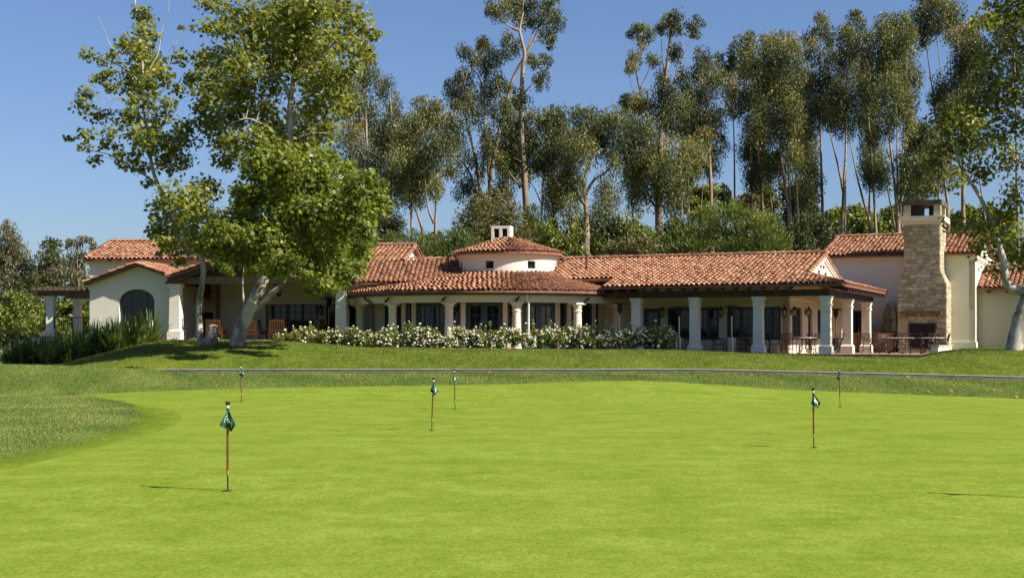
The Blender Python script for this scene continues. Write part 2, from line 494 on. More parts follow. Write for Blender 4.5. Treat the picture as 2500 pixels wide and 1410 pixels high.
Q = np.stack([idx[:-1, :-1], idx[:-1, 1:], idx[1:, 1:], idx[1:, :-1]], -1).reshape(-1, 4)
cpx = (GX[:-1, :-1] + GX[1:, 1:]).ravel() / 2
cY = (GY[:-1, :-1] + GY[1:, 1:]).ravel() / 2
cpy = HZ + (CZ - (GZ[:-1, :-1] + GZ[1:, 1:] + GZ[:-1, 1:] + GZ[1:, :-1]).ravel() / 4) * F / cY
up = list(zip(PX_E, PY_E))
GREEN = [(215, 963)] + [p for p in up if p[0] >= 230] + [(6000, 1010), (6000, 9000), (-9000, 9000), (-9000, 1900), (-900, 1330), (-300, 1215), (0, 1146), (60, 1136), (120, 1120), (180, 1108),
         (250, 1088), (320, 1072), (390, 1052), (440, 1030), (446, 1012), (420, 999), (370, 990), (310, 982), (260, 974)]
FRINGE = [(100, 966), (170, 963), (215, 962), (260, 974), (310, 982), (370, 990), (420, 999), (446, 1012), (440, 1030), (390, 1052), (320, 1072), (250, 1088), (180, 1108), (120, 1120), (60, 1136), (0, 1146),
          (-300, 1215), (-900, 1330), (-900, 1262), (-300, 1160), (0, 1100), (45, 1094), (80, 1084), (140, 1070), (200, 1056), (250, 1043), (285, 1030), (310, 1016), (325, 1001), (322, 990), (300, 980), (240, 972), (160, 968)]
mg = inpoly(cpx, cpy, GREEN) & (cY < 48.2)
mf = inpoly(cpx, cpy, FRINGE) & (cY < 48.2) & ~mg
mr = (cY < 48.75) & ~mg & ~mf
mp = (cY >= 48.75) & (cY < 50.44)
ml = (cY >= 50.44) & (cY < 90)
mz = cY >= 90
def sub_mesh(name, mask, mat, smooth=True):
    q = Q[mask]
    u, inv = np.unique(q.ravel(), return_inverse=True)
    return tag(np_obj(name, VV[u], inv.reshape(-1, 4), mat, smooth=smooth), kind='structure')
sub_mesh('putting_green', mg, M['green'])
def dpoly(px, py, poly):
    best = np.full(px.shape, 1e9)
    for (x1, y1), (x2, y2) in zip(poly[:-1], poly[1:]):
        dx, dy = x2 - x1, y2 - y1
        t = np.clip(((px - x1) * dx + (py - y1) * dy) / (dx * dx + dy * dy + 1e-9), 0, 1)
        best = np.minimum(best, np.hypot(px - x1 - t * dx, py - y1 - t * dy))
    return best
fo = sub_mesh('fringe', mf, M['fringe'])
fv = np.array([v.co[:] for v in fo.data.vertices])
fpx = 1250 + F * fv[:, 0] / fv[:, 1]; fpy = HZ + (CZ - fv[:, 2]) * F / fv[:, 1]
d1 = dpoly(fpx, fpy, FRINGE[2:18]); d2 = dpoly(fpx, fpy, FRINGE[18:])
ft = fo.data.attributes.new('tint', 'FLOAT', 'POINT')
ft.data.foreach_set('value', (d1 / (d1 + d2 + 1e-6)).astype(np.float32))
sub_mesh('rough', mr, M['rough'])
sub_mesh('path', mp, M['path'])
sub_mesh('lawn', ml, M['lawn'])
sub_mesh('ground', mz & ~((cpx < 140) & (cY < 200)), M['far_ground'])
sub_mesh('fairway', mz & (cpx < 140) & (cY < 200), M['far_lawn'])

# kerb: a low edge, dark below a pale concrete top, along the far side of the cart path
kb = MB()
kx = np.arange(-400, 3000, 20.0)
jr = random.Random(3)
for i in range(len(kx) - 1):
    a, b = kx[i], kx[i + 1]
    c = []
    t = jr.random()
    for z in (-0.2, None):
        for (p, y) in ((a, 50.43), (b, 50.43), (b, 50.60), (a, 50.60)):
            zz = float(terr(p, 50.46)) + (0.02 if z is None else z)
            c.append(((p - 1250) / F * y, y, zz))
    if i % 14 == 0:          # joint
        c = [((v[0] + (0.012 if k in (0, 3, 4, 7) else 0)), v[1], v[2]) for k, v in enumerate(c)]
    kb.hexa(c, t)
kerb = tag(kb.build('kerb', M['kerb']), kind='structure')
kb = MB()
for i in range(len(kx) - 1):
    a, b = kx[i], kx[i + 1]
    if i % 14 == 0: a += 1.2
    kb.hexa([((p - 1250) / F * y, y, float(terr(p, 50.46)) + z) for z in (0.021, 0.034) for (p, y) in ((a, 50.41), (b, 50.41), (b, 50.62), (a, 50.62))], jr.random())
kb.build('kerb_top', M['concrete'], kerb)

# ------------------------------------------------------------------ frames
class Fr:
    def __init__(s, x, y, deg):
        t = math.radians(deg)
        s.o = Vector((x, y, 0)); s.a = Vector((math.cos(t), -math.sin(t), 0)); s.b = Vector((math.sin(t), math.cos(t), 0)); s.t = t
    def __call__(s, a, b, z):
        return s.o + s.a * a + s.b * b + Vector((0, 0, z))
    def a_at(s, px, b):
        """a where the line at depth b meets the sight line px"""
        k = (px - 1250) / F
        p = s.o + s.b * b
        return (k * p.y - p.x) / (s.a.x - k * s.a.y)
RW = Fr((2017 - 1250) / F * 63.0, 63.0, 23.5)      # right wing, origin at its corner pillar
LW = Fr((430 - 1250) / F * 70.0, 70.0, 8.0)
A2 = LW.a_at(835, 0)        # left loggia, origin at its left pillar

# ------------------------------------------------------------------ clay tile roofs
rt = random.Random(11)
def tile_tint():
    r = rt.random()
    if r < 0.05: return rt.uniform(0.0, 0.2)
    return min(1, max(0, rt.gauss(0.54, 0.21)))
def add_tile(mb, p, u, v, n, L, r0, r1, lift, tint, seg=5):
    """one barrel tile: lower end at p, running along v"""
    vs = []
    q = p + v * L
    for (c, r, h) in ((p, r0, 0.035 + lift), (q, r1, 0.0)):
        for k in range(seg + 1):
            t = math.pi * k / seg
            vs.append(c + u * (r * math.cos(t)) + n * (r * 0.85 * math.sin(t) + h))
    fs = [(k, k + 1, seg + 2 + k, seg + 1 + k) for k in range(seg)]
    mb.add(vs, fs, tint)
    # rim thickness at the lower end
    vs2 = vs[:seg + 1] + [p + u * ((r0 - 0.022) * math.cos(math.pi * k / seg)) + n * ((r0 - 0.022) * 0.85 * math.sin(math.pi * k / seg) + 0.035 + lift) for k in range(seg + 1)]
    mb.add(vs2, [(k + 1, k, seg + 1 + k, seg + 2 + k) for k in range(seg)], tint * 0.9)
SP, EX = 0.235, 0.36
def tile_plane(mb, dk, poly, e0, e1, thick=0.11, skip=None):
    """poly: planar outline (world), e0->e1 the eave line; fills with tiles in mb and a timber deck in dk"""
    poly = [Vector(p) for p in poly]
    e0 = Vector(e0); e1 = Vector(e1)
    u = (e1 - e0).normalized()
    nrm = Vector((0, 0, 0))
    for i in range(1, len(poly) - 1):
        nrm += (poly[i] - poly[0]).cross(poly[i + 1] - poly[0])
    nrm.normalize()
    if nrm.z < 0: nrm = -nrm
    v = nrm.cross(u)
    if v.z < 0: v = -v
    P2 = [((p - e0).dot(u), (p - e0).dot(v)) for p in poly]
    u0 = min(p[0] for p in P2); u1 = max(p[0] for p in P2)
    v0 = min(p[1] for p in P2); v1 = max(p[1] for p in P2)
    nu = max(1, int(round((u1 - u0) / SP))); nv = int((v1 - v0) / EX) + 1
    du = (u1 - u0) / nu
    for i in range(nu):
        ui = u0 + (i + 0.5) * du
        for j in range(nv):
            vj = v0 + j * EX + rt.uniform(-0.03, 0.03)
            if not inpoly(np.array([ui]), np.array([vj + 0.10]), P2)[0]: continue
            p = e0 + u * (ui + rt.uniform(-0.012, 0.012)) + v * (vj - 0.02)
            vv = (v + u * rt.uniform(-0.03, 0.03)).normalized()
            L = EX + 0.07
            if skip and skip(p): continue
            add_tile(mb, p, u, vv, nrm, L, 0.102 + rt.uniform(-.006, .006), 0.084, rt.choice((0, 0, 0, .008, .02)) + rt.uniform(0, .008), tile_tint())
    dn = Vector((0, 0, -0.004)); dd = -nrm * thick
    dk.prism([p + dn + dd for p in poly], [p + dn for p in poly], 0.3)
def ridge_caps(mb, pts, r=0.13, L=0.42):
    for a, b in zip(pts[:-1], pts[1:]):
        a = Vector(a); b = Vector(b)
        d = b - a; n = max(1, int(d.length / L)); v = d.normalized()
        u = v.cross(Vector((0, 0, 1))).normalized(); nn = u.cross(v)
        if nn.z < 0: nn = -nn
        for k in range(n):
            add_tile(mb, a + v * (d.length * k / n) + nn * 0.015, u, v, nn, d.length / n + 0.06, r, r * 0.82, rt.uniform(0, .015), tile_tint(), 6)
def roof(parent, name, planes, ridges, label=None):
    mb = MB(); dk = MB()
    for pl in planes: tile_plane(mb, dk, *pl)
    for r in ridges: ridge_caps(mb, r)
    o = mb.build(name, M['tile'], parent)
    if label: o['label'] = label
    dk.build('roof_deck', M['pan_deck'], o)
    return o
M['pan_deck'] = M['pan']

# ------------------------------------------------------------------ walls with openings, windows
def wall_grid(mb, mp, s0, s1, z0, z1, openings=(), depth=0.16, thick=0.3, sub=None, top=None):
    """mp(s,d,z): surface mapping, d into the wall. openings: (sa,sb,za,zb)"""
    ss = sorted(set([s0, s1] + [o[0] for o in openings] + [o[1] for o in openings] + list(sub or [])))
    zs = sorted(set([z0, z1] + [o[2] for o in openings] + [o[3] for o in openings]))
    ss = [s for s in ss if s0 <= s <= s1]; zs = [z for z in zs if z0 <= z <= z1]
    def op(s, z):
        return any(o[0] < s < o[1] and o[2] < z < o[3] for o in openings)
    for i in range(len(ss) - 1):
        for j in range(len(zs) - 1):
            a, b, c, d = ss[i], ss[i + 1], zs[j], zs[j + 1]
            if op((a + b) / 2, (c + d) / 2): continue
            mb.add([mp(a, 0, c), mp(b, 0, c), mp(b, 0, d), mp(a, 0, d)], [(0, 1, 2, 3)])
            mb.add([mp(a, thick, c), mp(b, thick, c), mp(b, thick, d), mp(a, thick, d)], [(3, 2, 1, 0)])
    for i in range(len(ss) - 1):
        a, b = ss[i], ss[i + 1]
        mb.add([mp(a, 0, z1), mp(b, 0, z1), mp(b, thick, z1), mp(a, thick, z1)], [(0, 1, 2, 3)])
    for s in (s0, s1):
        mb.add([mp(s, 0, z0), mp(s, thick, z0), mp(s, thick, z1), mp(s, 0, z1)], [(0, 1, 2, 3)])
    for (a, b, c, d) in openings:
        cut = [s for s in ss if a <= s <= b]
        for k in range(len(cut) - 1):
            p, q = cut[k], cut[k + 1]
            mb.add([mp(p, 0, d), mp(q, 0, d), mp(q, thick, d), mp(p, thick, d)], [(3, 2, 1, 0)])
            mb.add([mp(p, 0, c), mp(q, 0, c), mp(q, thick, c), mp(p, thick, c)], [(0, 1, 2, 3)])
        for s in (a, b):
            mb.add([mp(s, 0, c), mp(s, thick, c), mp(s, thick, d), mp(s, 0, d)], [(0, 1, 2, 3)])
def mbox(mb, mp, s0, s1, d0, d1, z0, z1):
    mb.hexa([mp(s0, d0, z0), mp(s1, d0, z0), mp(s1, d1, z0), mp(s0, d1, z0), mp(s0, d0, z1), mp(s1, d0, z1), mp(s1, d1, z1), mp(s0, d1, z1)])
def window(parent, mp, a, b, c, d, leaves=1, nx=2, nz=3, dep=0.10, fw=0.06, name='window', rail=0.07, kick=0.0, lab=None):
    """a window (or door) with its frame as the part and its pane as a sub-part"""
    mb = MB()
    def B(s0, s1, z0, z1, d0=0.0, d1=0.07): mbox(mb, mp, s0, s1, dep + d0, dep + d1, z0, z1)
    B(a, a + fw, c, d); B(b - fw, b, c, d); B(a + fw, b - fw, d - fw, d)
    B(a + fw, b - fw, c, c + fw)
    wl = (b - a - 2 * fw) / leaves
    for i in range(leaves):
        l0 = a + fw + i * wl + 0.004; l1 = l0 + wl - 0.008
        z0, z1 = c + fw + 0.002, d - fw - 0.002
        B(l0, l0 + rail, z0, z1, .012, .06); B(l1 - rail, l1, z0, z1, .012, .06)
        B(l0 + rail, l1 - rail, z1 - rail, z1, .012, .06); B(l0 + rail, l1 - rail, z0, z0 + rail + kick, .012, .06)
        i0, i1, j0, j1 = l0 + rail, l1 - rail, z0 + rail + kick, z1 - rail
        for k in range(1, nx):
            x = i0 + (i1 - i0) * k / nx; B(x - .012, x + .012, j0, j1, .022, .05)
        for k in range(1, nz):
            z = j0 + (j1 - j0) * k / nz
            for q in range(nx):
                xa = i0 + (i1 - i0) * q / nx + (.012 if q else 0); xb = i0 + (i1 - i0) * (q + 1) / nx - (.012 if q < nx - 1 else 0)
                B(xa, xb, z - .012, z + .012, .024, .048)
    o = mb.build(name, M['frame'], parent)
    if lab: o['label'] = lab
    g = MB()
    mbox(g, mp, a + fw * .6, b - fw * .6, dep + 0.036, dep + 0.042, c + fw * .6, d - fw * .6)
    g.build('pane', M['glass'], o)
    return o
def smap(fr, b, back=1.0):
    return lambda s, d, z: fr(s, b + d * back, z)

# ------------------------------------------------------------------ the clubhouse
club = thing('clubhouse', 'long single storey cream stucco clubhouse with red clay tile roofs and round middle room', 'building', (0, 70, 1.2))

# ---- right wing
ZB = 1.11; ZC = 3.676                   # patio level, pillar top
PIL = [(-8.74, 0), (-5.95, 0), (-3.01, 0), (0, 0), (0.0, 5.1), (0.0, 10.25)]
def square_pillar(fr, a, b, z0, z1, par, mat):
    mb = MB()
    def lay(h, za, zb, h2=None):
        h2 = h if h2 is None else h2
        c = [fr(a + x * h, b + y * h, za) for x, y in ((-1, -1), (1, -1), (1, 1), (-1, 1))] + [fr(a + x * h2, b + y * h2, zb) for x, y in ((-1, -1), (1, -1), (1, 1), (-1, 1))]
        mb.hexa(c)
    lay(.285, z0, z0 + .37); lay(.285, z0 + .37, z0 + .455, .222)
    lay(.212, z0 + .455, z1 - .42, .203)
    lay(.245, z1 - .42, z1 - .36); lay(.213, z1 - .36, z1 - .20); lay(.235, z1 - .20, z1 - .175, .24); lay(.24, z1 - .175, z1 - .09); lay(.272, z1 - .09, z1)
    return mb.build('pillar', mat, par)
for (a, b) in PIL:
    square_pillar(RW, a, b, ZB - .03, ZC, club, M['stucco_white'])
# timber beams and rafter tails
mb = MB()
mb.box(RW, -10.3, .16, -.16, .16, ZC, ZC + .29)
mb.build('beam', M['wood'], club)
mb = MB(); mb.box(RW, -.16, .16, .163, 11.4, ZC, ZC + .29); mb.build('beam', M['wood'], club)
PITCH = .267
def rz(b): return 4.16 + PITCH * (b + .85)          # underside line of the front roof plane
mb = MB()
x = -10.2
while x < -1.35:
    c = []
    for (z0) in (-.30, -.115):
        for (aa, bb) in ((x, -.78), (x + .12, -.78), (x + .12, 2.7), (x, 2.7)):
            c.append(RW(aa, bb, rz(bb) + z0 + (0.02 if z0 < -.2 else 0)))
    mb.hexa(c); x += .62; mb.build('rafter', M['wood'], club); mb = MB()
y = 1.2
while y < 11.2:
    c = []
    for z0 in (-.30, -.115):
        for (aa, bb) in ((-2.1, y), (.75, y), (.75, y + .12), (-2.1, y + .12)):
            c.append(RW(aa, bb, 4.16 + PITCH * (.85 - aa) + z0))
    mb.hexa(c); y += .62; mb.build('rafter', M['wood'], club); mb = MB()
# front wall, side wall
WF, WSD = 2.8, -2.28
RFW = [(-12.9, -9.6)]
def px_a(px): return RW.a_at(px, WF)
ops = [(px_a(1571), px_a(1613), ZB + .02, 3.27), (px_a(1629), px_a(1686), 1.75, 3.30), (px_a(1700), px_a(1755), 1.75, 3.30), (px_a(1774), px_a(1843), 1.75, 3.30), (px_a(1862), px_a(1906), 1.75, 3.30)]
mb = MB()
wall_grid(mb, smap(RW, WF), -14.0, WSD, ZB - .1, 4.86, ops)
mpS = lambda s, d, z: RW(WSD - d, s, z)
sops = [(3.55, 5.75, 1.85, 3.30), (7.1, 8.1, ZB + .02, 3.27), (9.4, 10.6, 1.85, 3.30)]
wall_grid(mb, mpS, WF, 12.9, ZB - .1, 4.86, sops)
mb.build('wall', M['stucco'], club)
window(club, smap(RW, WF), *ops[0], leaves=1, nx=2, nz=3, name='door', rail=.14, kick=.2)
window(club, smap(RW, WF), *ops[1], leaves=2, nx=2, nz=3)
window(club, smap(RW, WF), *ops[2], leaves=2, nx=2, nz=3)
window(club, smap(RW, WF), *ops[3], leaves=2, nx=2, nz=3)
window(club, smap(RW, WF), *ops[4], leaves=2, nx=2, nz=3)
window(club, mpS, *sops[0], leaves=3, nx=2, nz=4)
window(club, mpS, *sops[1], leaves=1, nx=2, nz=4, name='door', rail=.12)
window(club, mpS, *sops[2], leaves=2, nx=2, nz=4)
# rear wall closes the wing
mb = MB(); wall_grid(mb, smap(RW, 10.6), -14, -1.3, ZB - .1, 4.5); mb.build('wall', M['stucco'], club)
# main roof of the right wing (gable, ridge at b=5.4)
RB, GA = 5.4, -1.03
zr = lambda b: rz(b) + .02
mb_planes = []
ridge_l = RW(-14.2, RB, zr(RB))
pl = [RW(-10.25, -.85, zr(-.85)), RW(.85, -.85, zr(-.85)), RW(GA, 1.03, zr(1.03)), RW(GA, RB, zr(RB)), RW(-14.2, RB, zr(RB)), RW(-14.2, .75, zr(.75)), RW(-10.25, .75, zr(.75))]
mb_planes.append((pl, pl[0], pl[1]))
pl2 = [RW(-14.2, 10.9, zr(-.1)), RW(GA, 10.9, zr(-.1)), RW(GA, RB, zr(RB)), RW(-14.2, RB, zr(RB))]
mb_planes.append((pl2, pl2[1], pl2[0]))
zs = lambda a: 4.18 + PITCH * (.85 - a)
pl3 = [RW(.85, -.85, zs(.85)), RW(.85, 11.6, zs(.85)), RW(GA, 11.6, zs(GA)), RW(GA, 1.03, zs(GA))]
mb_planes.append((pl3, pl3[0], pl3[1]))
roof(club, 'roof', mb_planes, [[RW(.85, -.85, zs(.85)), RW(GA, 1.03, zs(GA))], [RW(GA + .1, RB, zr(RB) + .05), RW(-14.2, RB, zr(RB) + .05)], [RW(GA + .02, 1.1, zr(1.03) + .03), RW(GA + .02, RB, zr(RB) + .04)]])
# gable end with clay pipe vents
mb = MB()
tri = [RW(GA - .16, .95, zr(.95) - .1), RW(GA - .16, 9.9, zr(.95) - .1), RW(GA - .16, RB, zr(RB) - .12)]
mb.prism(tri, [p - RW.a * .3 for p in tri][::1]); mb.build('gable_wall', M['stucco_white'], club)
mb = MB()
for k, off in enumerate((.14, .30)):
    pass
for (b0, b1) in ((1.05, RB), (9.75, RB)):
    for dz, pr in ((.10, .12), (.22, .07)):
        p = [RW(GA - .16, b0, zr(1.05) - dz), RW(GA - .16, b1, zr(RB) - dz), RW(GA - .16, b1, zr(RB) - dz - .1), RW(GA - .16, b0, zr(1.05) - dz - .1)]
        q = [v + RW.a * pr for v in p]
        mb.hexa(p + q)
mb.build('cornice', M['trim'], club)
mb = MB()
for (bb, zz) in ((4.55, .50), (5.25, .52), (4.15, .78), (5.7, .82)):
    c = RW(GA - .17, bb, zr(RB) - zz - .12)
    pts = []; n = 10
    vs = []
    for (ex, r) in ((0, .085), (.09, .085), (.09, .06), (.01, .06)):
        for k in range(n):
            t = 2 * math.pi * k / n
            vs.append(c + RW.a * ex + RW.b * (r * math.cos(t)) + Vector((0, 0, r * math.sin(t))))
    fs = [(i * n + k, i * n + (k + 1) % n, (i + 1) * n + (k + 1) % n, (i + 1) * n + k) for i in range(3) for k in range(n)]
    mb.add(vs, fs)
    mb.build('vent_pipe', M['pan'], club); mb = MB()

# ---- tall block behind the patio fireplace
TB = 13.0
ta0, ta1 = RW.a_at(2006, TB), RW.a_at(2381, TB)
ZE, ZRG, TD = 6.22, 7.42, 4.6
mb = MB()
bops = [(RW.a_at(2083, TB), RW.a_at(2104, TB), 1.75, 3.3)]
wall_grid(mb, smap(RW, TB), ta0, ta1, ZB - .3, ZE, bops)
wall_grid(mb, lambda s, d, z: RW(ta1 - d, s, z), TB, TB + 2 * TD, ZB - .3, ZE)
wall_grid(mb, lambda s, d, z: RW(ta0 + d, s, z), TB + .3, TB + 2 * TD, ZB - .3, ZE)
wall_grid(mb, smap(RW, TB + 2 * TD), ta0, ta1 - .3, ZB - .3, ZE)
for aa in (ta0 + .02, ta1 - .3):
    t3 = [RW(aa, TB, ZE), RW(aa, TB + 2 * TD, ZE), RW(aa, TB + TD, ZRG - .03)]
    mb.prism(t3, [p + RW.a * .28 for p in t3])
mb.box(RW, ta0, ta1 + .06, TB - .06, TB - .003, ZB - .3, ZB + .55)
mb.box(RW, ta1 + .003, ta1 + .06, TB - .003, TB + 3, ZB - .3, ZB + .55)
mb.build('wall', M['stucco_white'], club)
window(club, smap(RW, TB), *bops[0], leaves=1, nx=2, nz=4)
mb = MB()
for (z0, z1, pr) in ((ZE - .40, ZE - .30, .05), (ZE - .30, ZE - .13, .10), (ZE - .13, ZE, .16)):
    mb.box(RW, ta0, ta1 + pr, TB - pr, TB - .004, z0, z1)
    mb.box(RW, ta1 + .004, ta1 + pr, TB - .003, TB + 2 * TD, z0, z1)
mb.build('cornice', M['trim'], club)
sl = (ZRG - ZE) / TD
fe = [RW(ta0 - .1, TB - .35, ZE + .05 - .35 * sl), RW(ta1 + .25, TB - .35, ZE + .05 - .35 * sl), RW(ta1 + .25, TB + TD, ZRG + .05), RW(ta0 - .1, TB + TD, ZRG + .05)]
be = [RW(ta0 - .1, TB + 2 * TD + .35, ZE + .05 - .35 * sl), RW(ta1 + .25, TB + 2 * TD + .35, ZE + .05 - .35 * sl), RW(ta1 + .25, TB + TD, ZRG + .05), RW(ta0 - .1, TB + TD, ZRG + .05)]
roof(club, 'roof', [(fe, fe[0], fe[1]), (be, be[1], be[0])], [[RW(ta1 + .25, TB + TD, ZRG + .1), RW(ta0 - .1, TB + TD, ZRG + .1)], [RW(ta1 + .2, TB - .35, ZE + .02 - .35 * sl), RW(ta1 + .2, TB + TD, ZRG + .06)], [RW(ta0, TB - .35, ZE + .02 - .35 * sl), RW(ta0, TB + TD, ZRG + .06)]])
# lower end room on the far right
LB = TB + 1.1
la0 = ta1; la1 = ta1 + 9
mb = MB(); wall_grid(mb, smap(RW, LB), la0, la1, ZB - .3, 4.45); wall_grid(mb, lambda s, d, z: RW(la1 - d, s, z), LB + .3, LB + 7, ZB - .3, 4.45); mb.build('wall', M['stucco_tan'], club)
e1 = [RW(la0 + .1, LB - .5, 4.42), RW(la1 + .4, LB - .5, 4.42), RW(la1 + .4, LB + 3.6, 5.65), RW(la0 + .1, LB + 3.6, 5.65)]
e2 = [RW(la0 + .1, LB + 7.7, 4.42), RW(la1 + .4, LB + 7.7, 4.42), e1[2], e1[3]]
roof(club, 'roof', [(e1, e1[0], e1[1]), (e2, e2[1], e2[0])], [[e1[2] + Vector((0, 0, .05)), e1[3] + Vector((0, 0, .05))], [e1[0] + RW.a * .05, e1[3] + RW.a * .05]])
mb = MB()
x = la0 + .5
while x < la1:
    mb.box(RW, x, x + .12, LB - .42, LB - .004, 4.16, 4.30); x += .9
    mb.build('rafter', M['wood'], club); mb = MB()

# ---- round room
RC = Vector(((1200 - 1250) / F * 72, 72, 0)); ZF = 1.30
def rmap(r): 
    def f(s, d, z):
        t = math.radians(s); rr = r - d
        return Vector((RC.x + rr * math.sin(t), RC.y - rr * math.cos(t), z))
    return f
WR, CR, ER = 5.85, 6.85, 7.5
dz = 3.52
rops = []
for k in (-2, -1, 0, 1, 2):
    c = -2.6 + 26 * k
    rops.append((c - 8.6, c + 8.6, ZF + .02, dz))
for k in (-2, -1, 0, 1, 2):
    c = -2.6 + 26 * (k + .5)
    rops.append((c - 2.3, c + 2.3, ZF + .30, dz))
mb = MB()
wall_grid(mb, rmap(WR), -100, 100, ZF - .25, 4.3, rops, sub=list(np.arange(-100, 101, 4.0)))
mb.build('wall', M['stucco'], club)
for o in rops[:5]:
    c = (o[0] + o[1]) / 2
    window(club, rmap(WR), *o, leaves=2, nx=2, nz=4, name='door', fw=.5 / 5.85 * 5.7 * .1 + .35, rail=1.3, dep=.1) if False else None
def window_round(o, leaves, nx, nz, name, rail_m, kick):
    """same window on the curved wall: s in degrees"""
    k = 180 / math.pi / WR
    mp0 = rmap(WR)
    mp = lambda s, d, z: mp0(s * k, d, z)
    return window(club, mp, o[0] / k, o[1] / k, o[2], o[3], leaves=leaves, nx=nx, nz=nz, name=name, rail=rail_m, kick=kick)
for o in rops[:5]: window_round(o, 2, 2, 4, 'door', .15, .12)
for o in rops[5:]: window_round(o, 1, 1, 5, 'window', .05, 0)
# trim ring around door heads
mb = MB()
mbk = rmap(WR)
for s in np.arange(-100, 100, 4.0):
    mb.hexa([mbk(s, -.03, 3.60), mbk(s + 4, -.03, 3.60), mbk(s + 4, -.004, 3.60), mbk(s, -.004, 3.60), mbk(s, -.03, 3.68), mbk(s + 4, -.03, 3.68), mbk(s + 4, -.004, 3.68), mbk(s, -.004, 3.68)])
mb.build('door_head_moulding', M['trim'], club)
# columns
for k in (-3, -2, -1, 0, 1, 2):
    c = -2.6 + 26 * (k + .5)
    p = rmap(CR)(c, 0, 0)
    mb = MB()
    z1 = 3.46
    h = z1 - ZF
    mb.lathe((p.x, p.y, ZF), [(.27, 0), (.27, .10), (.25, .14), (.26, .18), (.235, .23), (.205, .27), (.208, h * .35), (.178, h - .42), (.205, h - .415), (.215, h - .39), (.205, h - .36), (.182, h - .355), (.184, h - .22), (.21, h - .215), (.22, h - .19), (.20, h - .17), (.23, h - .12), (.265, h - .08)], 20)
    t = math.radians(c); fr2 = Fr(p.x, p.y, -c)
    mb.box(fr2, -.27, .27, -.27, .27, z1 - .08, z1)
    mb.box(fr2, -.30, .30, -.30, .30, ZF - .12, ZF)
    mb.build('column', M['trim'], club, smooth=False)
# entablature ring, gutter, soffit
mb = MB()
mm = rmap(0)
def ring(mb, r0, r1, z0, z1, s0=-105, s1=105, st=3.0):
    for s in np.arange(s0, s1, st):
        def q(s, r, z): return rmap(r)(s, 0, z)
        mb.hexa([q(s, r1, z0), q(s + st, r1, z0), q(s + st, r0, z0), q(s, r0, z0), q(s, r1, z1), q(s + st, r1, z1), q(s + st, r0, z1), q(s, r0, z1)])
ring(mb, CR - .24, CR + .20, 3.46, 3.60); ring(mb, CR - .24, CR + .24, 3.60, 3.73); ring(mb, CR - .24, CR + .32, 3.73, 3.79)
mb.build('entablature', M['trim'], club)
mb = MB(); ring(mb, WR - .01, CR - .24, 3.70, 3.76); mb.build('soffit', M['trim'], club)
mb = MB(); ring(mb, CR + .33, ER - .04, 3.80, 3.90); mb.build('gutter', M['copper'], club)
mb = MB(); ring(mb, CR + .28, ER - .02, 3.905, 3.95); mb.build('flashing', M['lead'], club)
# lower conical roof and drum
DC = Vector(((1240 - 1250) / F * 72, 72, 0)); DR = 2.45
def cone_roof(parent, name, c0, r0, z0, c1, r1, z1, a0, a1):
    mb = MB(); dk = MB()
    sl = math.hypot(r0 - r1, z1 - z0); nrow = int(sl / EX)
    st = 4.0
    for s in np.arange(a0, a1, st):
        q = []
        for (c, r, z) in ((c0, r0, z0), (c1, r1, z1)):
            for t in (s, s + st):
                tt = math.radians(t); q.append(Vector((c.x + r * math.sin(tt), c.y - r * math.cos(tt), z)))
        dk.hexa([q[0] - Vector((0, 0, .1)), q[1] - Vector((0, 0, .1)), q[3] - Vector((0, 0, .1)), q[2] - Vector((0, 0, .1)), q[0], q[1], q[3], q[2]])
    for j in range(nrow + 1):
        f = min(1, j * EX / sl)
        r = r0 + (r1 - r0) * f; z = z0 + (z1 - z0) * f; c = c0.lerp(c1, f)
        if r < .15: continue
        n = max(3, int(2 * math.pi * r / SP))
        dang = 360.0 / n
        off = 0.0
        for k in range(n):
            s = -180 + (k + .5) * dang + off
            if not (a0 <= s <= a1): continue
            t = math.radians(s + rt.uniform(-.3, .3))
            out = Vector((math.sin(t), -math.cos(t), 0))
            p = Vector((c.x, c.y, z)) + out * (r + .03)
            p2 = Vector((c1.x, c1.y, z1)) + out * r1
            v = (p2 - p).normalized(); u = Vector((math.cos(t), math.sin(t), 0)); n3 = u.cross(v)
            if n3.z < 0: n3 = -n3
            add_tile(mb, p + n3 * .01, u, v, n3, min(EX + .07, (p2 - p).length + .02), .102, .078, rt.choice((0, 0, .01, .02)) + rt.uniform(0, .01), tile_tint() * .85)
    o = mb.build(name, M['tile'], parent)
    dk.build('roof_deck', M['pan'], o)
    return o
cone_roof(club, 'roof', RC, ER + .05, 3.97, DC, DR + .02, 5.02, -112, 112)
# drum
DW = [-21.5, 28]
dm = lambda s, d, z: Vector((DC.x + (DR - d) * math.sin(math.radians(s)), DC.y - (DR - d) * math.cos(math.radians(s)), z))
dops = [(c - 5.2, c + 5.2, 5.22, 5.60) for c in (-72, -21.5, 28.5, 78)]
mb = MB()
wall_grid(mb, dm, -180, 180, 4.6, 6.02, dops, sub=list(np.arange(-180, 181, 6.0)), thick=.2)
mb.build('drum_wall', M['stucco_white'], club)
kd = 180 / math.pi / DR
for o in dops:
    window(club, lambda s, d, z: dm(s * kd, d, z), o[0] / kd, o[1] / kd, o[2], o[3], leaves=1, nx=1, nz=1, dep=.11, fw=.03, rail=.02)
mb = MB()
def dring(r0, r1, z0, z1, st=6.0):
    for s in np.arange(-180, 180, st):
        def q(s, r, z): return Vector((DC.x + r * math.sin(math.radians(s)), DC.y - r * math.cos(math.radians(s)), z))
        mb.hexa([q(s, r1, z0), q(s + st, r1, z0), q(s + st, r0, z0), q(s, r0, z0), q(s, r1, z1), q(s + st, r1, z1), q(s + st, r0, z1), q(s, r0, z1)])
dring(DR + .003, DR + .05, 5.72, 5.78); dring(DR + .003, DR + .09, 5.78, 5.86); dring(DR + .003, DR + .15, 5.86, 6.0)
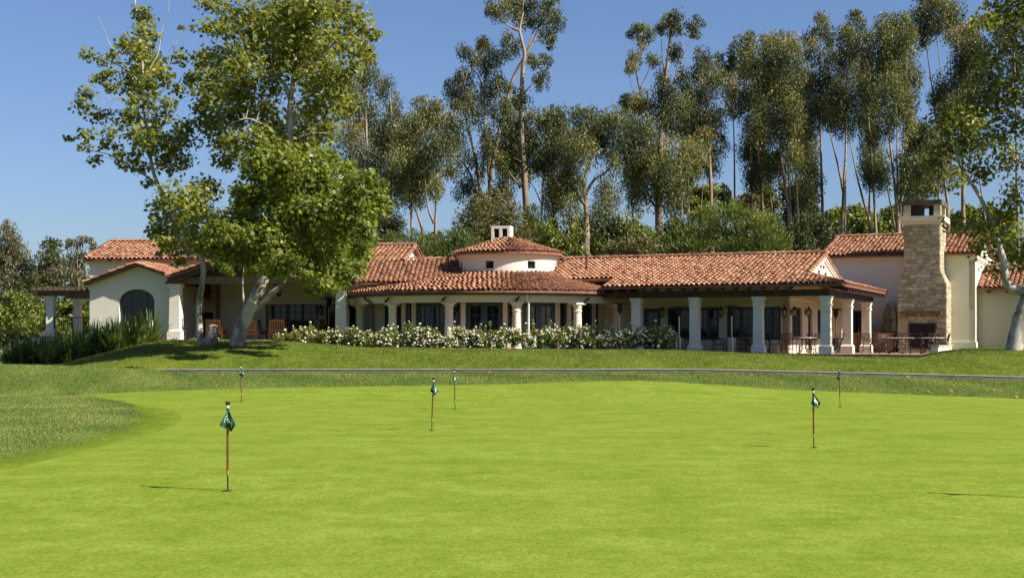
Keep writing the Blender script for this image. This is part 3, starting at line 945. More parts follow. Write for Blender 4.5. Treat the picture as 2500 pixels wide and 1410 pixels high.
mb.build('cornice', M['trim'], club)
cone_roof(club, 'roof', DC, DR + .30, 6.03, DC, .05, 6.86, -180, 180)
# white flue box behind the drum
fx = Fr((1222 - 1250) / F * 74.5, 74.5, 12)
mb = MB()
zt_ = zat(551, 74.5)
hw = .50
mb.box(fx, -hw, hw, 0, .8, 5.2, zt_ - .62)
mb.box(fx, -hw, -.36, 0, .8, zt_ - .62, zt_ - .14); mb.box(fx, -.075, .075, 0, .8, zt_ - .62, zt_ - .14); mb.box(fx, .36, hw, 0, .8, zt_ - .62, zt_ - .14)
mb.box(fx, -hw, hw, 0, .8, zt_ - .14, zt_)
o = mb.build('flue_box', M['stucco_white'], club)
mb = MB(); mb.box(fx, -.358, -.077, .25, .3, zt_ - .618, zt_ - .142); mb.box(fx, .077, .358, .25, .3, zt_ - .618, zt_ - .142); mb.build('flue_screen', M['soot'], o)

# ---- centre roof joining the wings
cr = RW(-14.0, RB, zr(RB))
zrg = zr(RB)
cl = [Vector((-7.9, 68.6, 4.50)), Vector((4.2, 68.6, 4.50)), Vector((4.4, 73.4, zrg)), Vector((-7.9, 74.0, zrg))]
cb = [Vector((-7.9, 79.4, 4.5)), Vector((4.2, 79.4, 4.5)), Vector((4.4, 73.6, zrg)), Vector((-7.9, 74.0, zrg))]
roof(club, 'roof', [(cl, cl[0], cl[1]), (cb, cb[1], cb[0])], [[cl[2] + Vector((0, 0, .05)), cl[3] + Vector((0, 0, .05))]])
fx0 = Fr(0, 0, 0)
mb = MB(); wall_grid(mb, smap(fx0, 69.1), -7.8, -3.0, 3.9, 4.42); mb.build('wall', M['stucco'], club); mb = MB(); wall_grid(mb, smap(fx0, 79), -7.9, 4.2, 1.2, 4.45); mb.build('wall', M['stucco'], club)
# vent stacks on the roof
for (px, y0, y1, Y) in ((1094, 657, 620, 71.6), (1432, 660, 619, 70.6)):
    p = W(px, y0 + 6, Y)
    mb = MB(); h = zat(y1, Y) - p.z
    mb.lathe(p, [(.055, 0), (.055, h * .86), (.075, h * .861), (.075, h * .97), (.05, h)], 8)
    mb.build('vent_stack', M['copper'], club)
# ---- clerestory block, left of centre
C1 = Fr((978 - 1250) / F * 73.5, 73.5, 7)
ze1, zr1 = 5.82, 6.78
mb = MB()
wall_grid(mb, smap(C1, 0), -9, 0, 3.6, ze1); wall_grid(mb, lambda s, d, z: C1(-d, s, z), 0, 6.2, 3.6, ze1); wall_grid(mb, lambda s, d, z: C1(-9 + d, s, z), .3, 6.2, 3.6, ze1); wall_grid(mb, smap(C1, 6.2), -9, 0, 3.6, ze1)
for aa in (-.3, -9):
    t3 = [C1(aa, .02, ze1), C1(aa, 6.2, ze1), C1(aa, 3.1, zr1 - .06)]; mb.prism(t3, [p + C1.a * .28 for p in t3])
mb.build('wall', M['stucco_white'], club)
mb = MB()
for (z0, z1, pr) in ((ze1 - .42, ze1 - .30, .04), (ze1 - .30, ze1 - .14, .09), (ze1 - .14, ze1 - .01, .15)):
    mb.box(C1, -9, pr, -pr, -.004, z0, z1); 
mb.build('cornice', M['trim'], club)
f1 = [C1(-9.2, -.35, ze1 - .06), C1(.22, -.35, ze1 - .06), C1(.22, 3.1, zr1), C1(-9.2, 3.1, zr1)]
f2 = [C1(-9.2, 6.5, ze1 - .06), C1(.22, 6.5, ze1 - .06), C1(.22, 3.1, zr1), C1(-9.2, 3.1, zr1)]
roof(club, 'roof', [(f1, f1[0], f1[1]), (f2, f2[1], f2[0])], [[f1[2] + Vector((0, 0, .05)), f1[3] + Vector((0, 0, .05))], [f1[1] - C1.a * .05, f1[2] - C1.a * .05], [f2[1] - C1.a * .05, f1[2] - C1.a * .05]])
# ---- upper block, far left
C0 = Fr((208 - 1250) / F * 75, 75, 2.0)
ze0, zr0 = zat(632, 75), zat(592, 79)
mb = MB()
wall_grid(mb, smap(C0, 0), .25, 9.5, 1.2, ze0); wall_grid(mb, lambda s, d, z: C0(.25 + d, s, z), .3, 8, 1.2, ze0); wall_grid(mb, lambda s, d, z: C0(9.5 - d, s, z), .3, 8, 1.2, ze0); wall_grid(mb, smap(C0, 8), .25, 9.5, 1.2, ze0)
for aa in (.27, 9.2):
    t3 = [C0(aa, .02, ze0), C0(aa, 8, ze0), C0(aa, 4, zr0 - .06)]; mb.prism(t3, [p + C0.a * .28 for p in t3])
mb.build('wall', M['stucco_white'], club)
mb = MB()
for (z0, z1, pr) in ((ze0 - .42, ze0 - .30, .04), (ze0 - .30, ze0 - .14, .09), (ze0 - .14, ze0 - .01, .15)):
    mb.box(C0, .25 - pr, 9.5, -pr, -.004, z0, z1)
mb.build('cornice', M['trim'], club)
f1 = [C0(0, -.35, ze0 - .04), C0(9.7, -.35, ze0 - .04), C0(9.7, 4, zr0), C0(0, 4, zr0)]
f2 = [C0(0, 8.35, ze0 - .04), C0(9.7, 8.35, ze0 - .04), C0(9.7, 4, zr0), C0(0, 4, zr0)]
roof(club, 'roof', [(f1, f1[0], f1[1]), (f2, f2[1], f2[0])], [[f1[2] + Vector((0, 0, .05)), f1[3] + Vector((0, 0, .05))], [f1[0] + C0.a * .06, f1[3] + C0.a * .06], [f1[1] - C0.a * .06, f1[2] - C0.a * .06]])

# ---- left gabled pavilion with arched window
ZL = 1.76
pa0, pa1 = LW.a_at(219, .4), LW.a_at(413, .4)
pe0, pe1, pp = LW.a_at(207, .1), LW.a_at(428, .1), LW.a_at(335, .1)
zeL, zeR, zpk = zat(690, 70), zat(674, 70), zat(642, 70)
def zwall(a):
    return (zeL + (zpk - zeL) * (a - pe0) / (pp - pe0) if a < pp else zpk + (zeR - zpk) * (a - pp) / (pe1 - pp)) - .12
wa0, wa1 = LW.a_at(291, .4), LW.a_at(377, .4); wc = (wa0 + wa1) / 2; wh = (wa1 - wa0) / 2
zsp, ztop = zat(735, 70.4), zat(705, 70.4); zsill = 2.0
def zarch(a): return zsp + (ztop - zsp) * math.sqrt(max(0, 1 - ((a - wc) / wh) ** 2))
mp = smap(LW, .4)
mb = MB()
cuts = sorted(set([pa0, pa1, pp, wa0, wa1] + [wc + wh * math.sin(math.radians(t)) for t in range(-90, 91, 9)]))
for a, b in zip(cuts[:-1], cuts[1:]):
    m_ = (a + b) / 2
    if wa0 < m_ < wa1:
        for d, fl in ((0, 0), (.3, 1)):
            q = [mp(a, d, zarch(a)), mp(b, d, zarch(b)), mp(b, d, zwall(b)), mp(a, d, zwall(a))]; mb.add(q, [(0, 1, 2, 3)])
            q = [mp(a, d, .3), mp(b, d, .3), mp(b, d, zsill), mp(a, d, zsill)]; mb.add(q, [(0, 1, 2, 3)])
        mb.add([mp(a, 0, zarch(a)), mp(b, 0, zarch(b)), mp(b, .3, zarch(b)), mp(a, .3, zarch(a))], [(0, 1, 2, 3)])
        mb.add([mp(a, 0, zsill), mp(b, 0, zsill), mp(b, .3, zsill), mp(a, .3, zsill)], [(0, 1, 2, 3)])
    else:
        for d in (0, .3):
            q = [mp(a, d, .3), mp(b, d, .3), mp(b, d, zwall(b)), mp(a, d, zwall(a))]; mb.add(q, [(0, 1, 2, 3)])
for s in (wa0, wa1):
    mb.add([mp(s, 0, zsill), mp(s, .3, zsill), mp(s, .3, zsp), mp(s, 0, zsp)], [(0, 1, 2, 3)])
for s in (pa0, pa1):
    mb.add([mp(s, 0, .3), mp(s, 8, .3), mp(s, 8, zwall(s)), mp(s, 0, zwall(s))], [(0, 1, 2, 3)])
mb.build('wall', M['stucco_white'], club)
mb = MB()
for a, b in ((pa0 - .04, pp), (pp, pa1 + .04)):
    for dz_, pr, hh in ((.0, .12, .13), (.13, .07, .10)):
        p = [mp(a, -.003, zwall(a) - dz_), mp(b, -.003, zwall(b) - dz_), mp(b, -.003, zwall(b) - dz_ - hh), mp(a, -.003, zwall(a) - dz_ - hh)]
        mb.hexa(p + [v - LW.b * pr for v in p])
mb.build('cornice', M['trim'], club)
# arched window
mb = MB()
def bar(s0, s1, z0, z1, d0=.14, d1=.21): mbox(mb, mp, s0, s1, d0, d1, z0, z1)
ztr = zat(741, 70.4)
for f, hw_ in ((-1, .06), (-.5, .05), (.5, .05), (1, .06)):
    x = wc + f * (wh - .06)
    bar(x - hw_, x + hw_, zsill, zarch(min(max(x, wa0 + .05), wa1 - .05)) if abs(f) < 1 else zsp)
bar(wa0, wa1, ztr - .05, ztr + .05, .135, .205); bar(wa0, wa1, zsill, zsill + .12, .137, .207)
arc = [(wc + wh * math.sin(math.radians(t)) * .999, 0) for t in range(-90, 91, 9)]
for (a, _), (b, _) in zip(arc[:-1], arc[1:]):
    za, zb = zarch(a), zarch(b)
    q = [mp(a, .14, za - .10), mp(b, .14, zb - .10), mp(b, .21, zb - .10), mp(a, .21, za - .10), mp(a, .14, za), mp(b, .14, zb), mp(b, .21, zb), mp(a, .21, za)]
    mb.hexa(q)
for x in (wc - wh * .5, wc + wh * .5, wc):
    pass
for z in (2.5, 3.0):
    bar(wa0 + .05, wc - wh * .5, z - .012, z + .012, .15, .19); bar(wc + wh * .5, wa1 - .05, z - .012, z + .012, .15, .19)
aw = mb.build('window', M['frame'], club); aw['label'] = 'arched blue framed window in the gabled end wall'
mb = MB()
for (a, _), (b, _) in zip(arc[:-1], arc[1:]):
    mb.add([mp(a, .18, zsill), mp(b, .18, zsill), mp(b, .18, zarch(b)), mp(a, .18, zarch(a))], [(0, 1, 2, 3)])
mb.build('pane', M['glass'], aw)
pk = [LW(pp, -.05, zpk), LW(pp, 8.2, zpk)]
pL = [LW(pe0, -.05, zeL), LW(pe0, 8.2, zeL), pk[1], pk[0]]
pR = [LW(pe1, -.05, zeR), LW(pe1, 8.2, zeR), pk[1], pk[0]]
roof(club, 'roof', [(pL, pL[0], pL[1]), (pR, pR[0], pR[1])], [[pk[0] + Vector((0, 0, .04)), pk[1] + Vector((0, 0, .04))], [pL[0] + LW.b * .02, pk[0] + LW.b * .02], [pR[0] + LW.b * .02, pk[0] + LW.b * .02]])

# ---- left loggia
ZT = 4.48
for a in (0.0, A2):
    mb = MB()
    def lay(h, za, zb, h2=None):
        h2 = h if h2 is None else h2
        mb.hexa([LW(a + x * h, y * h, za) for x, y in ((-1, -1), (1, -1), (1, 1), (-1, 1))] + [LW(a + x * h2, y * h2, zb) for x, y in ((-1, -1), (1, -1), (1, 1), (-1, 1))])
    lay(.34, ZL - .3, ZL + .42); lay(.34, ZL + .42, ZL + .5, .275); lay(.27, ZL + .5, ZT - .16, .24); lay(.25, ZT - .16, ZT - .11, .30); lay(.31, ZT - .11, ZT)
    mb.build('pillar', M['stucco_white'], club)
mb = MB()
mb.box(LW, -.5, A2 + .56, -.17, .17, ZT, ZT + .34)
mb.build('beam', M['wood_mid'], club)
mb = MB(); mb.box(LW, -.2, .2, .173, 5.4, ZT, ZT + .3); mb.build('beam', M['wood'], club); mb = MB(); mb.box(LW, A2 - .2, A2 + .2, .173, 5.4, ZT, ZT + .3); mb.build('beam', M['wood'], club)
gA0, gA1, gP = LW.a_at(406, -.7), A2 + .9, 4.2
zg0, zgP = 4.80, 6.22
zg1 = zgP - (gA1 - gP) * (zgP - zg0) / (gP - gA0)
mb = MB()
x = gA0 + .15
q0 = [LW(gA0 + .3, .0, ZT + .344), LW(gA1 - .3, .0, ZT + .344), LW(gP, .0, zgP - .16)]
mb.prism(q0, [p + LW.b * .12 for p in q0]); mb.build('gable_wall', M['wood'], club)
gk = [LW(gP, -.7, zgP), LW(gP, 7.5, zgP)]
gL = [LW(gA0, -.7, zg0), LW(gA0, 7.5, zg0), gk[1], gk[0]]
gR = [LW(gA1, -.7, zg1), LW(gA1, 7.5, zg1), gk[1], gk[0]]
roof(club, 'roof', [(gL, gL[0], gL[1]), (gR, gR[0], gR[1])], [[gk[0] + Vector((0, 0, .04)), gk[1] + Vector((0, 0, .04))], [gL[0] + LW.b * .02, gk[0] + LW.b * .02], [gR[0] + LW.b * .02, gk[0] + LW.b * .02]])
# barge boards
mb = MB()
for (p, q) in ((gL[0], gk[0]), (gR[0], gk[0])):
    d = Vector((0, 0, -.14)); e = Vector((0, 0, -.34))
    a4 = [p + d, q + d, q + e, p + e]
    mb.hexa([v + LW.b * .10 for v in a4] + [v + LW.b * .16 for v in a4])
mb.build('barge_board', M['wood'], club)
mb = MB(); mb.box(LW, gA0 + .2, gA1 - .2, .2, 6.4, ZT + .31, ZT + .37); mb.build('ceiling', M['wood'], club)
LBK = 5.6
lops = [(LW.a_at(532, LBK), LW.a_at(643, LBK), ZL + .02, zat(735, 75.3)), (LW.a_at(662, LBK), LW.a_at(777, LBK), zat(806, 75.3), zat(738, 75.3)), (LW.a_at(796, LBK), LW.a_at(872, LBK), ZL + .02, zat(738, 75.3))]
mb = MB(); wall_grid(mb, smap(LW, LBK), .5, 11.2, ZL - .4, ZT + .3, lops); mb.build('wall', M['stucco'], club)
window(club, smap(LW, LBK), *lops[0], leaves=4, nx=2, nz=3, name='door', rail=.09)
window(club, smap(LW, LBK), *lops[1], leaves=3, nx=2, nz=3)
window(club, smap(LW, LBK), *lops[2], leaves=2, nx=1, nz=1, name='door', rail=.1)
# downpipes and small cameras below the round eave
for (px, mt, nm) in ((1288, 'white_metal', 'downpipe'), (893, 'copper', 'downpipe')):
    s = math.degrees(math.asin((px - 1200) / F * 65.8 / (CR + .2)))
    q = rmap(CR + .42)(s, 0, 0); q2 = rmap(CR + .0)(s + 1.5, 0, 0); 
    mb = MB(); mb.tube([Vector((q.x, q.y, 3.80)), Vector((q.x, q.y, 3.70)), Vector((q2.x, q2.y - .3, 3.38)), Vector((q2.x, q2.y - .3, ZF))], .05, 8)
    mb.build(nm, M[mt], club)
for px in (952, 1093, 1267, 1436):
    s = math.degrees(math.asin(max(-1, min(1, (px - 1200) / F * 66.3 / (CR + .25)))))
    q = rmap(CR + .36)(s, 0, 3.62)
    mb = MB(); mb.tube([q + Vector((0.12, .05, .10)), q, q + Vector((-.10, -.02, -.12))], [.015, .05, .06], 8)
    t = tag(mb.build('spotlight', M['iron']), None, 'spotlight', 'spotlights under the round eave')
    t['label'] = {952: 'black spotlight under the round eave above the leftmost pair of columns', 1093: 'black spotlight under the round eave left of the centre doors',
                  1267: 'black spotlight under the round eave beside the white downpipe', 1436: 'black spotlight under the round eave right of the last round column'}[px]
# ------------------------------------------------------------------ patios
mb = MB()
mb.box(RW, -10.6, 4.4, -.62, 12.95, ZB - .35, ZB)
tag(mb.build('patio_paving', M['brick']), kind='structure')
mb = MB()
n = 48
bot = [RC + Vector((8.1 * math.sin(2 * math.pi * k / n), -8.1 * math.cos(2 * math.pi * k / n), ZF - .5)) for k in range(n)]
mb.prism(bot, [p + Vector((0, 0, .5)) for p in bot]); tag(mb.build('round_patio', M['brick']), kind='structure')
mb = MB()
mb.box(LW, -.75, 9.3, -.75, 5.6, ZL - .6, ZL - .006)
x = -.75
rr = random.Random(5)
while x < 9.2:
    mb.box(LW, x, x + .19, -.80, -.56, ZL - .075, ZL + .004 + rr.uniform(0, .004), rr.random()); x += .2
tag(mb.build('loggia_floor', M['brick']), kind='structure')
# pergola terrace on the far left
PG = Fr((75 - 1250) / F * 82, 82, 2.0)
PW = (245 - 75) / F * 82
zpt = zat(821, 82)
mb = MB(); mb.box(PG, 0, PW + 3.5, 0, 7, -.2, zpt - .09); 
t = thing('terrace_wall', 'low pale retaining wall with brick coping under the pergola post', 'wall', PG(0, 0, .7))
mb.build('wall', M['stucco_white'], t)
mb = MB(); mb.box(PG, -.06, PW + 3.5, -.07, 7, zpt - .085, zpt); mb.build('coping', M['brick'], t)

# ------------------------------------------------------------------ pergola
pg = thing('pergola', 'dark timber pergola on a pale post beside the gabled pavilion', 'pergola', PG(.9, .6, zpt))
pz = zat(722, 82); hb = .28
for bb in (.6, 5.2):
    square = square_pillar(PG, .95, bb, zpt, pz, pg, M['stucco_white'])
square_pillar(PG, PW + .1, 5.2, zpt, pz, pg, M['stucco_white'])
mb = MB()
for bb in (.6, 5.2):
    mb.box(PG, .2, PW + .9, bb - .11, bb + .11, pz, pz + hb)
    mb.build('beam', M['wood_mid'], pg); mb = MB()
mb = MB()
x = .1
while x < PW + .9:
    mb.box(PG, x, x + .11, -.35, 6.1, pz + hb, pz + hb + .22); x += .32; mb.build('rafter', M['wood'], pg); mb = MB()

def railing(name, fr, a0, a1, b, z, h, mat, label, cat, step=.12, r=.011, along='a', posts=3, parent=None):
    g = (lambda s, q, zz: fr(s, b + q, zz)) if along == 'a' else (lambda s, q, zz: fr(b + q, s, zz))
    t = thing(name, label, cat, g(a0, 0, z))
    mb = MB()
    mbx = lambda s0, s1, q0, q1, z0, z1: mb.hexa([g(s0, q0, z0), g(s1, q0, z0), g(s1, q1, z0), g(s0, q1, z0), g(s0, q0, z1), g(s1, q0, z1), g(s1, q1, z1), g(s0, q1, z1)])
    mbx(a0, a1, -.025, .025, z + h - .04, z + h); mbx(a0, a1, -.018, .018, z + .09, z + .125)
    mb.build('rail', mat, t)
    mb = MB()
    n = int((a1 - a0) / step)
    for k in range(1, n):
        s = a0 + (a1 - a0) * k / n
        mbx(s - r, s + r, -r, r, z + .126, z + h - .041)
        if 'bal' in name: mbx(s - .022, s + .022, -.022, .022, z + .45, z + .55)
    mb.build('pickets', mat, t)
    for k in range(posts):
        s = a0 + (a1 - a0) * k / (posts - 1)
        mb = MB(); mbx(s - .03, s + .03, -.03, .03, z, z + h + .03); mb.build('post', mat, t)
    return t
railing('iron_fence', PG, PG.a_at(134, .5), PG.a_at(217, .5), .5, zpt, zat(773, 82.5) - zpt, M['iron'], 'black iron picket fence between the pergola post and pavilion', 'fence')
railing('balustrade', LW, LW.a_at(444, .1), LW.a_at(508, .1), .1, ZL, 1.0, M['iron_brown'], 'brown iron railing behind the slender leaning tree trunk', 'railing')

# ------------------------------------------------------------------ stone fireplaces
srng = random.Random(21)
def ashlar(mb, mp, x0f, x1f, z0, z1, holes=(), dmin=.008, dmax=.024):
    """irregular coursed stones laid on a face; x0f,x1f(z): outline"""
    z = z0
    while z < z1 - .03:
        H = min(srng.choice((.12, .17, .21, .26)), z1 - z)
        if z1 - z - H < .07: H = z1 - z
        a, b = x0f(z + H / 2), x1f(z + H / 2)
        x = a - srng.uniform(0, .0)
        while x < b - .01:
            L = srng.uniform(.13, .46)
            if b - x - L < .12: L = b - x
            parts = [(z, z + H)]
            if H > .2 and srng.random() < .42:
                m = z + H * srng.choice((.35, .5, .62)); parts = [(z, m), (m, z + H)]
            for (p, q) in parts:
                cx, cz = x + L / 2, (p + q) / 2
                if any(h[0] < cx < h[1] and h[2] < cz < h[3] for h in holes): continue
                g = .009; d = -srng.uniform(dmin, dmax)
                xa, xb = x + g, x + L - g
                for h in holes:
                    if h[2] < cz < h[3]:
                        if xa < h[0] < xb: xb = h[0]
                        if xa < h[1] < xb: xa = h[1]
                if xb - xa < .03: continue
                e = .012
                c = [mp(xa, -.001, p + g), mp(xb, -.001, p + g), mp(xb, -.001, q - g), mp(xa, -.001, q - g)]
                f = [mp(xa + e, d, p + g + e), mp(xb - e, d, p + g + e), mp(xb - e, d, q - g - e), mp(xa + e, d, q - g - e)]
                mb.add(c + f, [(4, 5, 6, 7), (0, 1, 5, 4), (1, 2, 6, 5), (2, 3, 7, 6), (3, 0, 4, 7)], srng.random())
            x += L
        z += H
FB0 = TB - 1.9                              # front face of the patio fireplace
fc = (RW.a_at(2192, FB0) + RW.a_at(2311, FB0)) / 2
hw0 = (RW.a_at(2311, FB0) - RW.a_at(2192, FB0)) / 2
hw1 = (RW.a_at(2297, FB0) - RW.a_at(2209, FB0)) / 2
fY = RW(fc, FB0, 0).y
zk0, zk1 = zat(700, fY), zat(655, fY)
ztop_ = zat(548, fY)
def hwz(z):
    if z < zk0: return hw0
    if z > zk1: return hw1
    t = (z - zk0) / (zk1 - zk0); t = t * t * (3 - 2 * t)
    return hw0 + (hw1 - hw0) * t
fp = thing('stone_fireplace', 'tall tan stone outdoor fireplace with flared chimney on the patio', 'fireplace', RW(fc, FB0, ZB))
mb = MB()
zz = [ZB - .2] + [zk0 + (zk1 - zk0) * k / 6 for k in range(7)] + [ztop_]
for p, q in zip(zz[:-1], zz[1:]):
    h0, h1 = hwz(p) - .002, hwz(q) - .002
    mb.hexa([RW(fc - h0, FB0, p), RW(fc + h0, FB0, p), RW(fc + h0, TB + .3, p), RW(fc - h0, TB + .3, p), RW(fc - h1, FB0, q), RW(fc + h1, FB0, q), RW(fc + h1, TB + .3, q), RW(fc - h1, TB + .3, q)])
core = mb.build('chimney_core', M['mortar'], fp)
oa0, oa1 = RW.a_at(2221, FB0), RW.a_at(2282, FB0)
oz1 = zat(789, fY)
mb = MB()
ashlar(mb, smap(RW, FB0), lambda z: fc - hwz(z), lambda z: fc + hwz(z), ZB, ztop_, [(oa0, oa1, ZB + .25, oz1)])
for z0_, z1_ in zip(zz[:-1], zz[1:]):
    zm = (z0_ + z1_) / 2; h = hwz(zm)
    sl_ = (hwz(z1_) - hwz(z0_)) / (z1_ - z0_)
    for sg in (1, -1):
        fm = (lambda sg, z0_, sl_, h0: (lambda s, d, z: RW(fc + sg * (h0 + sl_ * (z - z0_) - d), s, z)))(sg, z0_, sl_, hwz(z0_))
        ashlar(mb, fm, lambda z: FB0, lambda z: TB - .01 if z < ZE else TB + .3, z0_, z1_)
mb.build('stonework', M['stone'], fp)
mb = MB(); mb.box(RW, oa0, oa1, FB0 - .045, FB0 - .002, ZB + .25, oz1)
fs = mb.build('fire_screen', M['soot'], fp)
mb = MB()
mb.box(RW, oa0 - .05, oa1 + .05, FB0 - .075, FB0 - .046, oz1 - .06, oz1 + .02); mb.box(RW, oa0 - .05, oa0 + .02, FB0 - .075, FB0 - .046, ZB + .25, oz1 - .06); mb.box(RW, oa1 - .02, oa1 + .05, FB0 - .075, FB0 - .046, ZB + .25, oz1 - .06)
mb.build('screen_frame', M['iron_brown'], fs)
mzz = zat(763, fY)
mb = MB(); mb.box(RW, RW.a_at(2199, FB0), RW.a_at(2300, FB0), FB0 - .30, FB0 - .036, mzz - .08, mzz + .08)
for k in (-.75, 0, .75):
    mb.box(RW, fc + k - .07, fc + k + .07, FB0 - .22, FB0 - .036, mzz - .22, mzz - .082)
mb.build('mantel', M['wood_mid'], fp)
mb = MB()
w2 = hw1
mb.box(RW, fc - w2 - .06, fc + w2 + .06, FB0 - .06, TB + .36, ztop_, ztop_ + .16); mb.box(RW, fc - w2 - .2, fc + w2 + .2, FB0 - .2, TB + .5, ztop_ + .16, ztop_ + .42)
mb.build('cap_slab', M['trim'], fp)
zt2 = ztop_ + .42
zt3 = zat(500, fY); zt4 = zat(488, fY)
mb = MB(); w3 = w2 + .02
for (a, b) in ((-1, 0), (1, 0), (-1, 1), (1, 1)):
    x0 = fc + a * w3 - (.34 if a > 0 else 0); y0 = FB0 + .02 if b == 0 else TB - .02
    mb.box(RW, x0, x0 + .34, y0, y0 + .34, zt2, zt3)
    mb.build('cap_pier', M['stone'], fp); mb = MB()
mb = MB(); mb.box(RW, fc - w3 - .05, fc + w3 + .05, FB0 - .03, TB + .38, zt3, zt4); mb.build('cap_lid', M['soot_stone'], fp)
mb = MB(); mb.box(RW, fc - w3 + .36, fc - .15, FB0 + .1, TB + .2, zt2, zt3 - .003); mb.lathe(RW(fc + .42, FB0 + .9, zt2), [(.2, 0), (.2, .5), (.24, .52), (.24, .6)], 14); mb.build('flue', M['soot'], fp)

# loggia fireplace, left
LF = thing('loggia_fireplace', 'tan stone fireplace with timber mantel in the left loggia', 'fireplace', LW(1.5, 3.6, ZL))
l0, l1 = LW.a_at(452, 4.2), LW.a_at(527, 4.2)
mb = MB(); mb.box(LW, l0, l1, 4.2, 5.55, ZL - .2, ZT + .30); mb.build('chimney_core', M['mortar'], LF)
mb = MB(); o0, o1 = LW.a_at(497, 4.2), LW.a_at(520, 4.2); zo = zat(762, 74.2)
ashlar(mb, smap(LW, 4.2), lambda z: l0, lambda z: l1, ZL, ZT + .28, [(o0, o1, ZL + .2, zo)]); mb.build('stonework', M['stone'], LF)
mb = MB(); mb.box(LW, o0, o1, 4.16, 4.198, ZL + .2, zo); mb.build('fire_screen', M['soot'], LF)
mb = MB(); zm = zat(740, 74.2); mb.box(LW, LW.a_at(478, 4.2), LW.a_at(531, 4.2), 3.9, 4.16, zm - .08, zm + .08); mb.build('mantel', M['teak'], LF)
# its chimney above the roof
lc = W(468, 640, 74.6)
fq = Fr(lc.x, lc.y, 2)
mb = MB(); zc0, zc1 = 5.0, zat(612, 74.6)
mb.box(fq, -.72, .72, 0, 1.3, zc0, zc1); mb.build('chimney_shaft', M['mortar'], LF)
mb = MB(); ashlar(mb, smap(fq, 0), lambda z: -.72, lambda z: .72, zc0, zc1); ashlar(mb, lambda s, d, z: fq(.72 - d, s, z), lambda z: 0, lambda z: 1.3, zc0, zc1); mb.build('stonework', M['stone'], LF)
mb = MB(); mb.box(fq, -.86, .86, -.14, 1.44, zc1, zc1 + .2); mb.build('cap_slab', M['trim'], LF)
# chilli wreath hanging on the loggia fireplace, speaker
q = W(511, 712, 74.15)
mb = MB()
rr = random.Random(9)
for k in range(160):
    t = rr.uniform(0, 1); a = rr.uniform(0, 2 * math.pi); r = .19 * math.sqrt(rr.random()) * (1.0 - .35 * abs(t - .45))
    c = Vector((q.x + r * math.cos(a), LW(1.5, 4.15, 0).y - .10 + .05 * math.sin(a), q.z + .34 - t * .68))
    d = Vector((rr.uniform(-.4, .4), rr.uniform(-.3, 0), -1)).normalized() * .12
    mb.tube([c, c + d * .5, c + d], [.012, .018, .004], 5, tint=rr.random())
tag(mb.build('chili_string', M['chili']), 'dark red bunch of dried chillies on the loggia fireplace', 'decoration')
q = W(535, 701, 75.2); 
mb = MB(); fq2 = Fr(q.x, LW(3, LBK, 0).y - .22, 2)
mb.box(fq2, -.17, .17, 0, .2, q.z - .12, q.z + .12); mb.box(fq2, -.15, .15, -.012, -.001, q.z - .10, q.z + .10)
tag(mb.build('wall_speaker', M['iron']), 'black box speaker high on the loggia wall', 'speaker')

# ------------------------------------------------------------------ lamps
def lantern(name, label, pos, out, k=1.0, hang=False):
    """lantern; out = unit vector away from the wall"""
    t = thing(name, label, 'lantern', pos)
    out = Vector(out); c = out * (.19 * k)
    mb = MB()
    z0, z1 = -.17 * k, .10 * k
    mb.lathe(c, [(.02 * k, z0 - .09 * k), (.035 * k, z0 - .06 * k), (.07 * k, z0 - .03 * k), (.085 * k, z0), (.085 * k, z0 + .02 * k)], 6)
    for j in range(6):
        a = 2 * math.pi * j / 6
        p0 = c + Vector((.085 * k * math.cos(a), .085 * k * math.sin(a), z0 + .02 * k)); p1 = c + Vector((.11 * k * math.cos(a), .11 * k * math.sin(a), z1))
        mb.tube([p0, p1], .010 * k, 4)
    mb.lathe(c, [(.155 * k, z1), (.155 * k, z1 + .012), (.07 * k, z1 + .09 * k), (.035 * k, z1 + .11 * k), (.045 * k, z1 + .14 * k), (.02 * k, z1 + .19 * k), (.004, z1 + .22 * k)], 6)
    mb.build('lantern_frame', M['iron'], t, local=True)
    mb = MB(); mb.lathe(c, [(.075 * k, z0 + .022 * k), (.098 * k, z1 - .002)], 6); mb.build('lantern_glass', M['lamp_glass'], t, local=True)
    mb = MB()
    if hang: mb.tube([c + Vector((0, 0, z1 + .2 * k)), c + Vector((0, 0, z1 + .5 * k))], .01, 5)
    else:
        mb.tube([Vector((0, 0, .0)), out * .10 + Vector((0, 0, .05 * k)), c + Vector((0, 0, z1 + .17 * k))], .014 * k, 6)
        mb.lathe(out * .012, [(.05, -.12), (.05, .12)], 8)
    mb.build('bracket', M['iron'], t, local=True)
    return t
def on_wall(fr, px, py, b):
    a = fr.a_at(px, b); p = fr(a, b, 0); return Vector((p.x, p.y, zat(py, p.y)))
lantern('wall_lantern', 'black lantern on the wall between blue door and first porch window', on_wall(RW, 1619, 762, WF), -RW.b)
lantern('wall_lantern', 'black lantern between the two middle porch windows', on_wall(RW, 1762, 762, WF), -RW.b)
lantern('wall_lantern', 'black lantern just left of the porch wall corner', on_wall(RW, 1917, 762, WF), -RW.b)
for (s, lb) in ((3.15, 'black lantern just around the porch wall corner beside the side window'), (6.35, 'black lantern between side window and side door of the porch')):
    p = RW(WSD, s, 0); lantern('wall_lantern', lb, Vector((p.x, p.y, zat(762, p.y))), RW.a)
lantern('wall_lantern', 'black lantern beside the wide window in the left loggia', on_wall(LW, 785, 757, LBK), -LW.b)
p = LW(LW.a_at(680, 2.5), 2.5, 0); lantern('pendant_lantern', 'black lantern hanging under the left loggia ceiling', Vector((p.x, p.y, zat(708, p.y) + .05)), (0, 0, 0), 1.5, True)

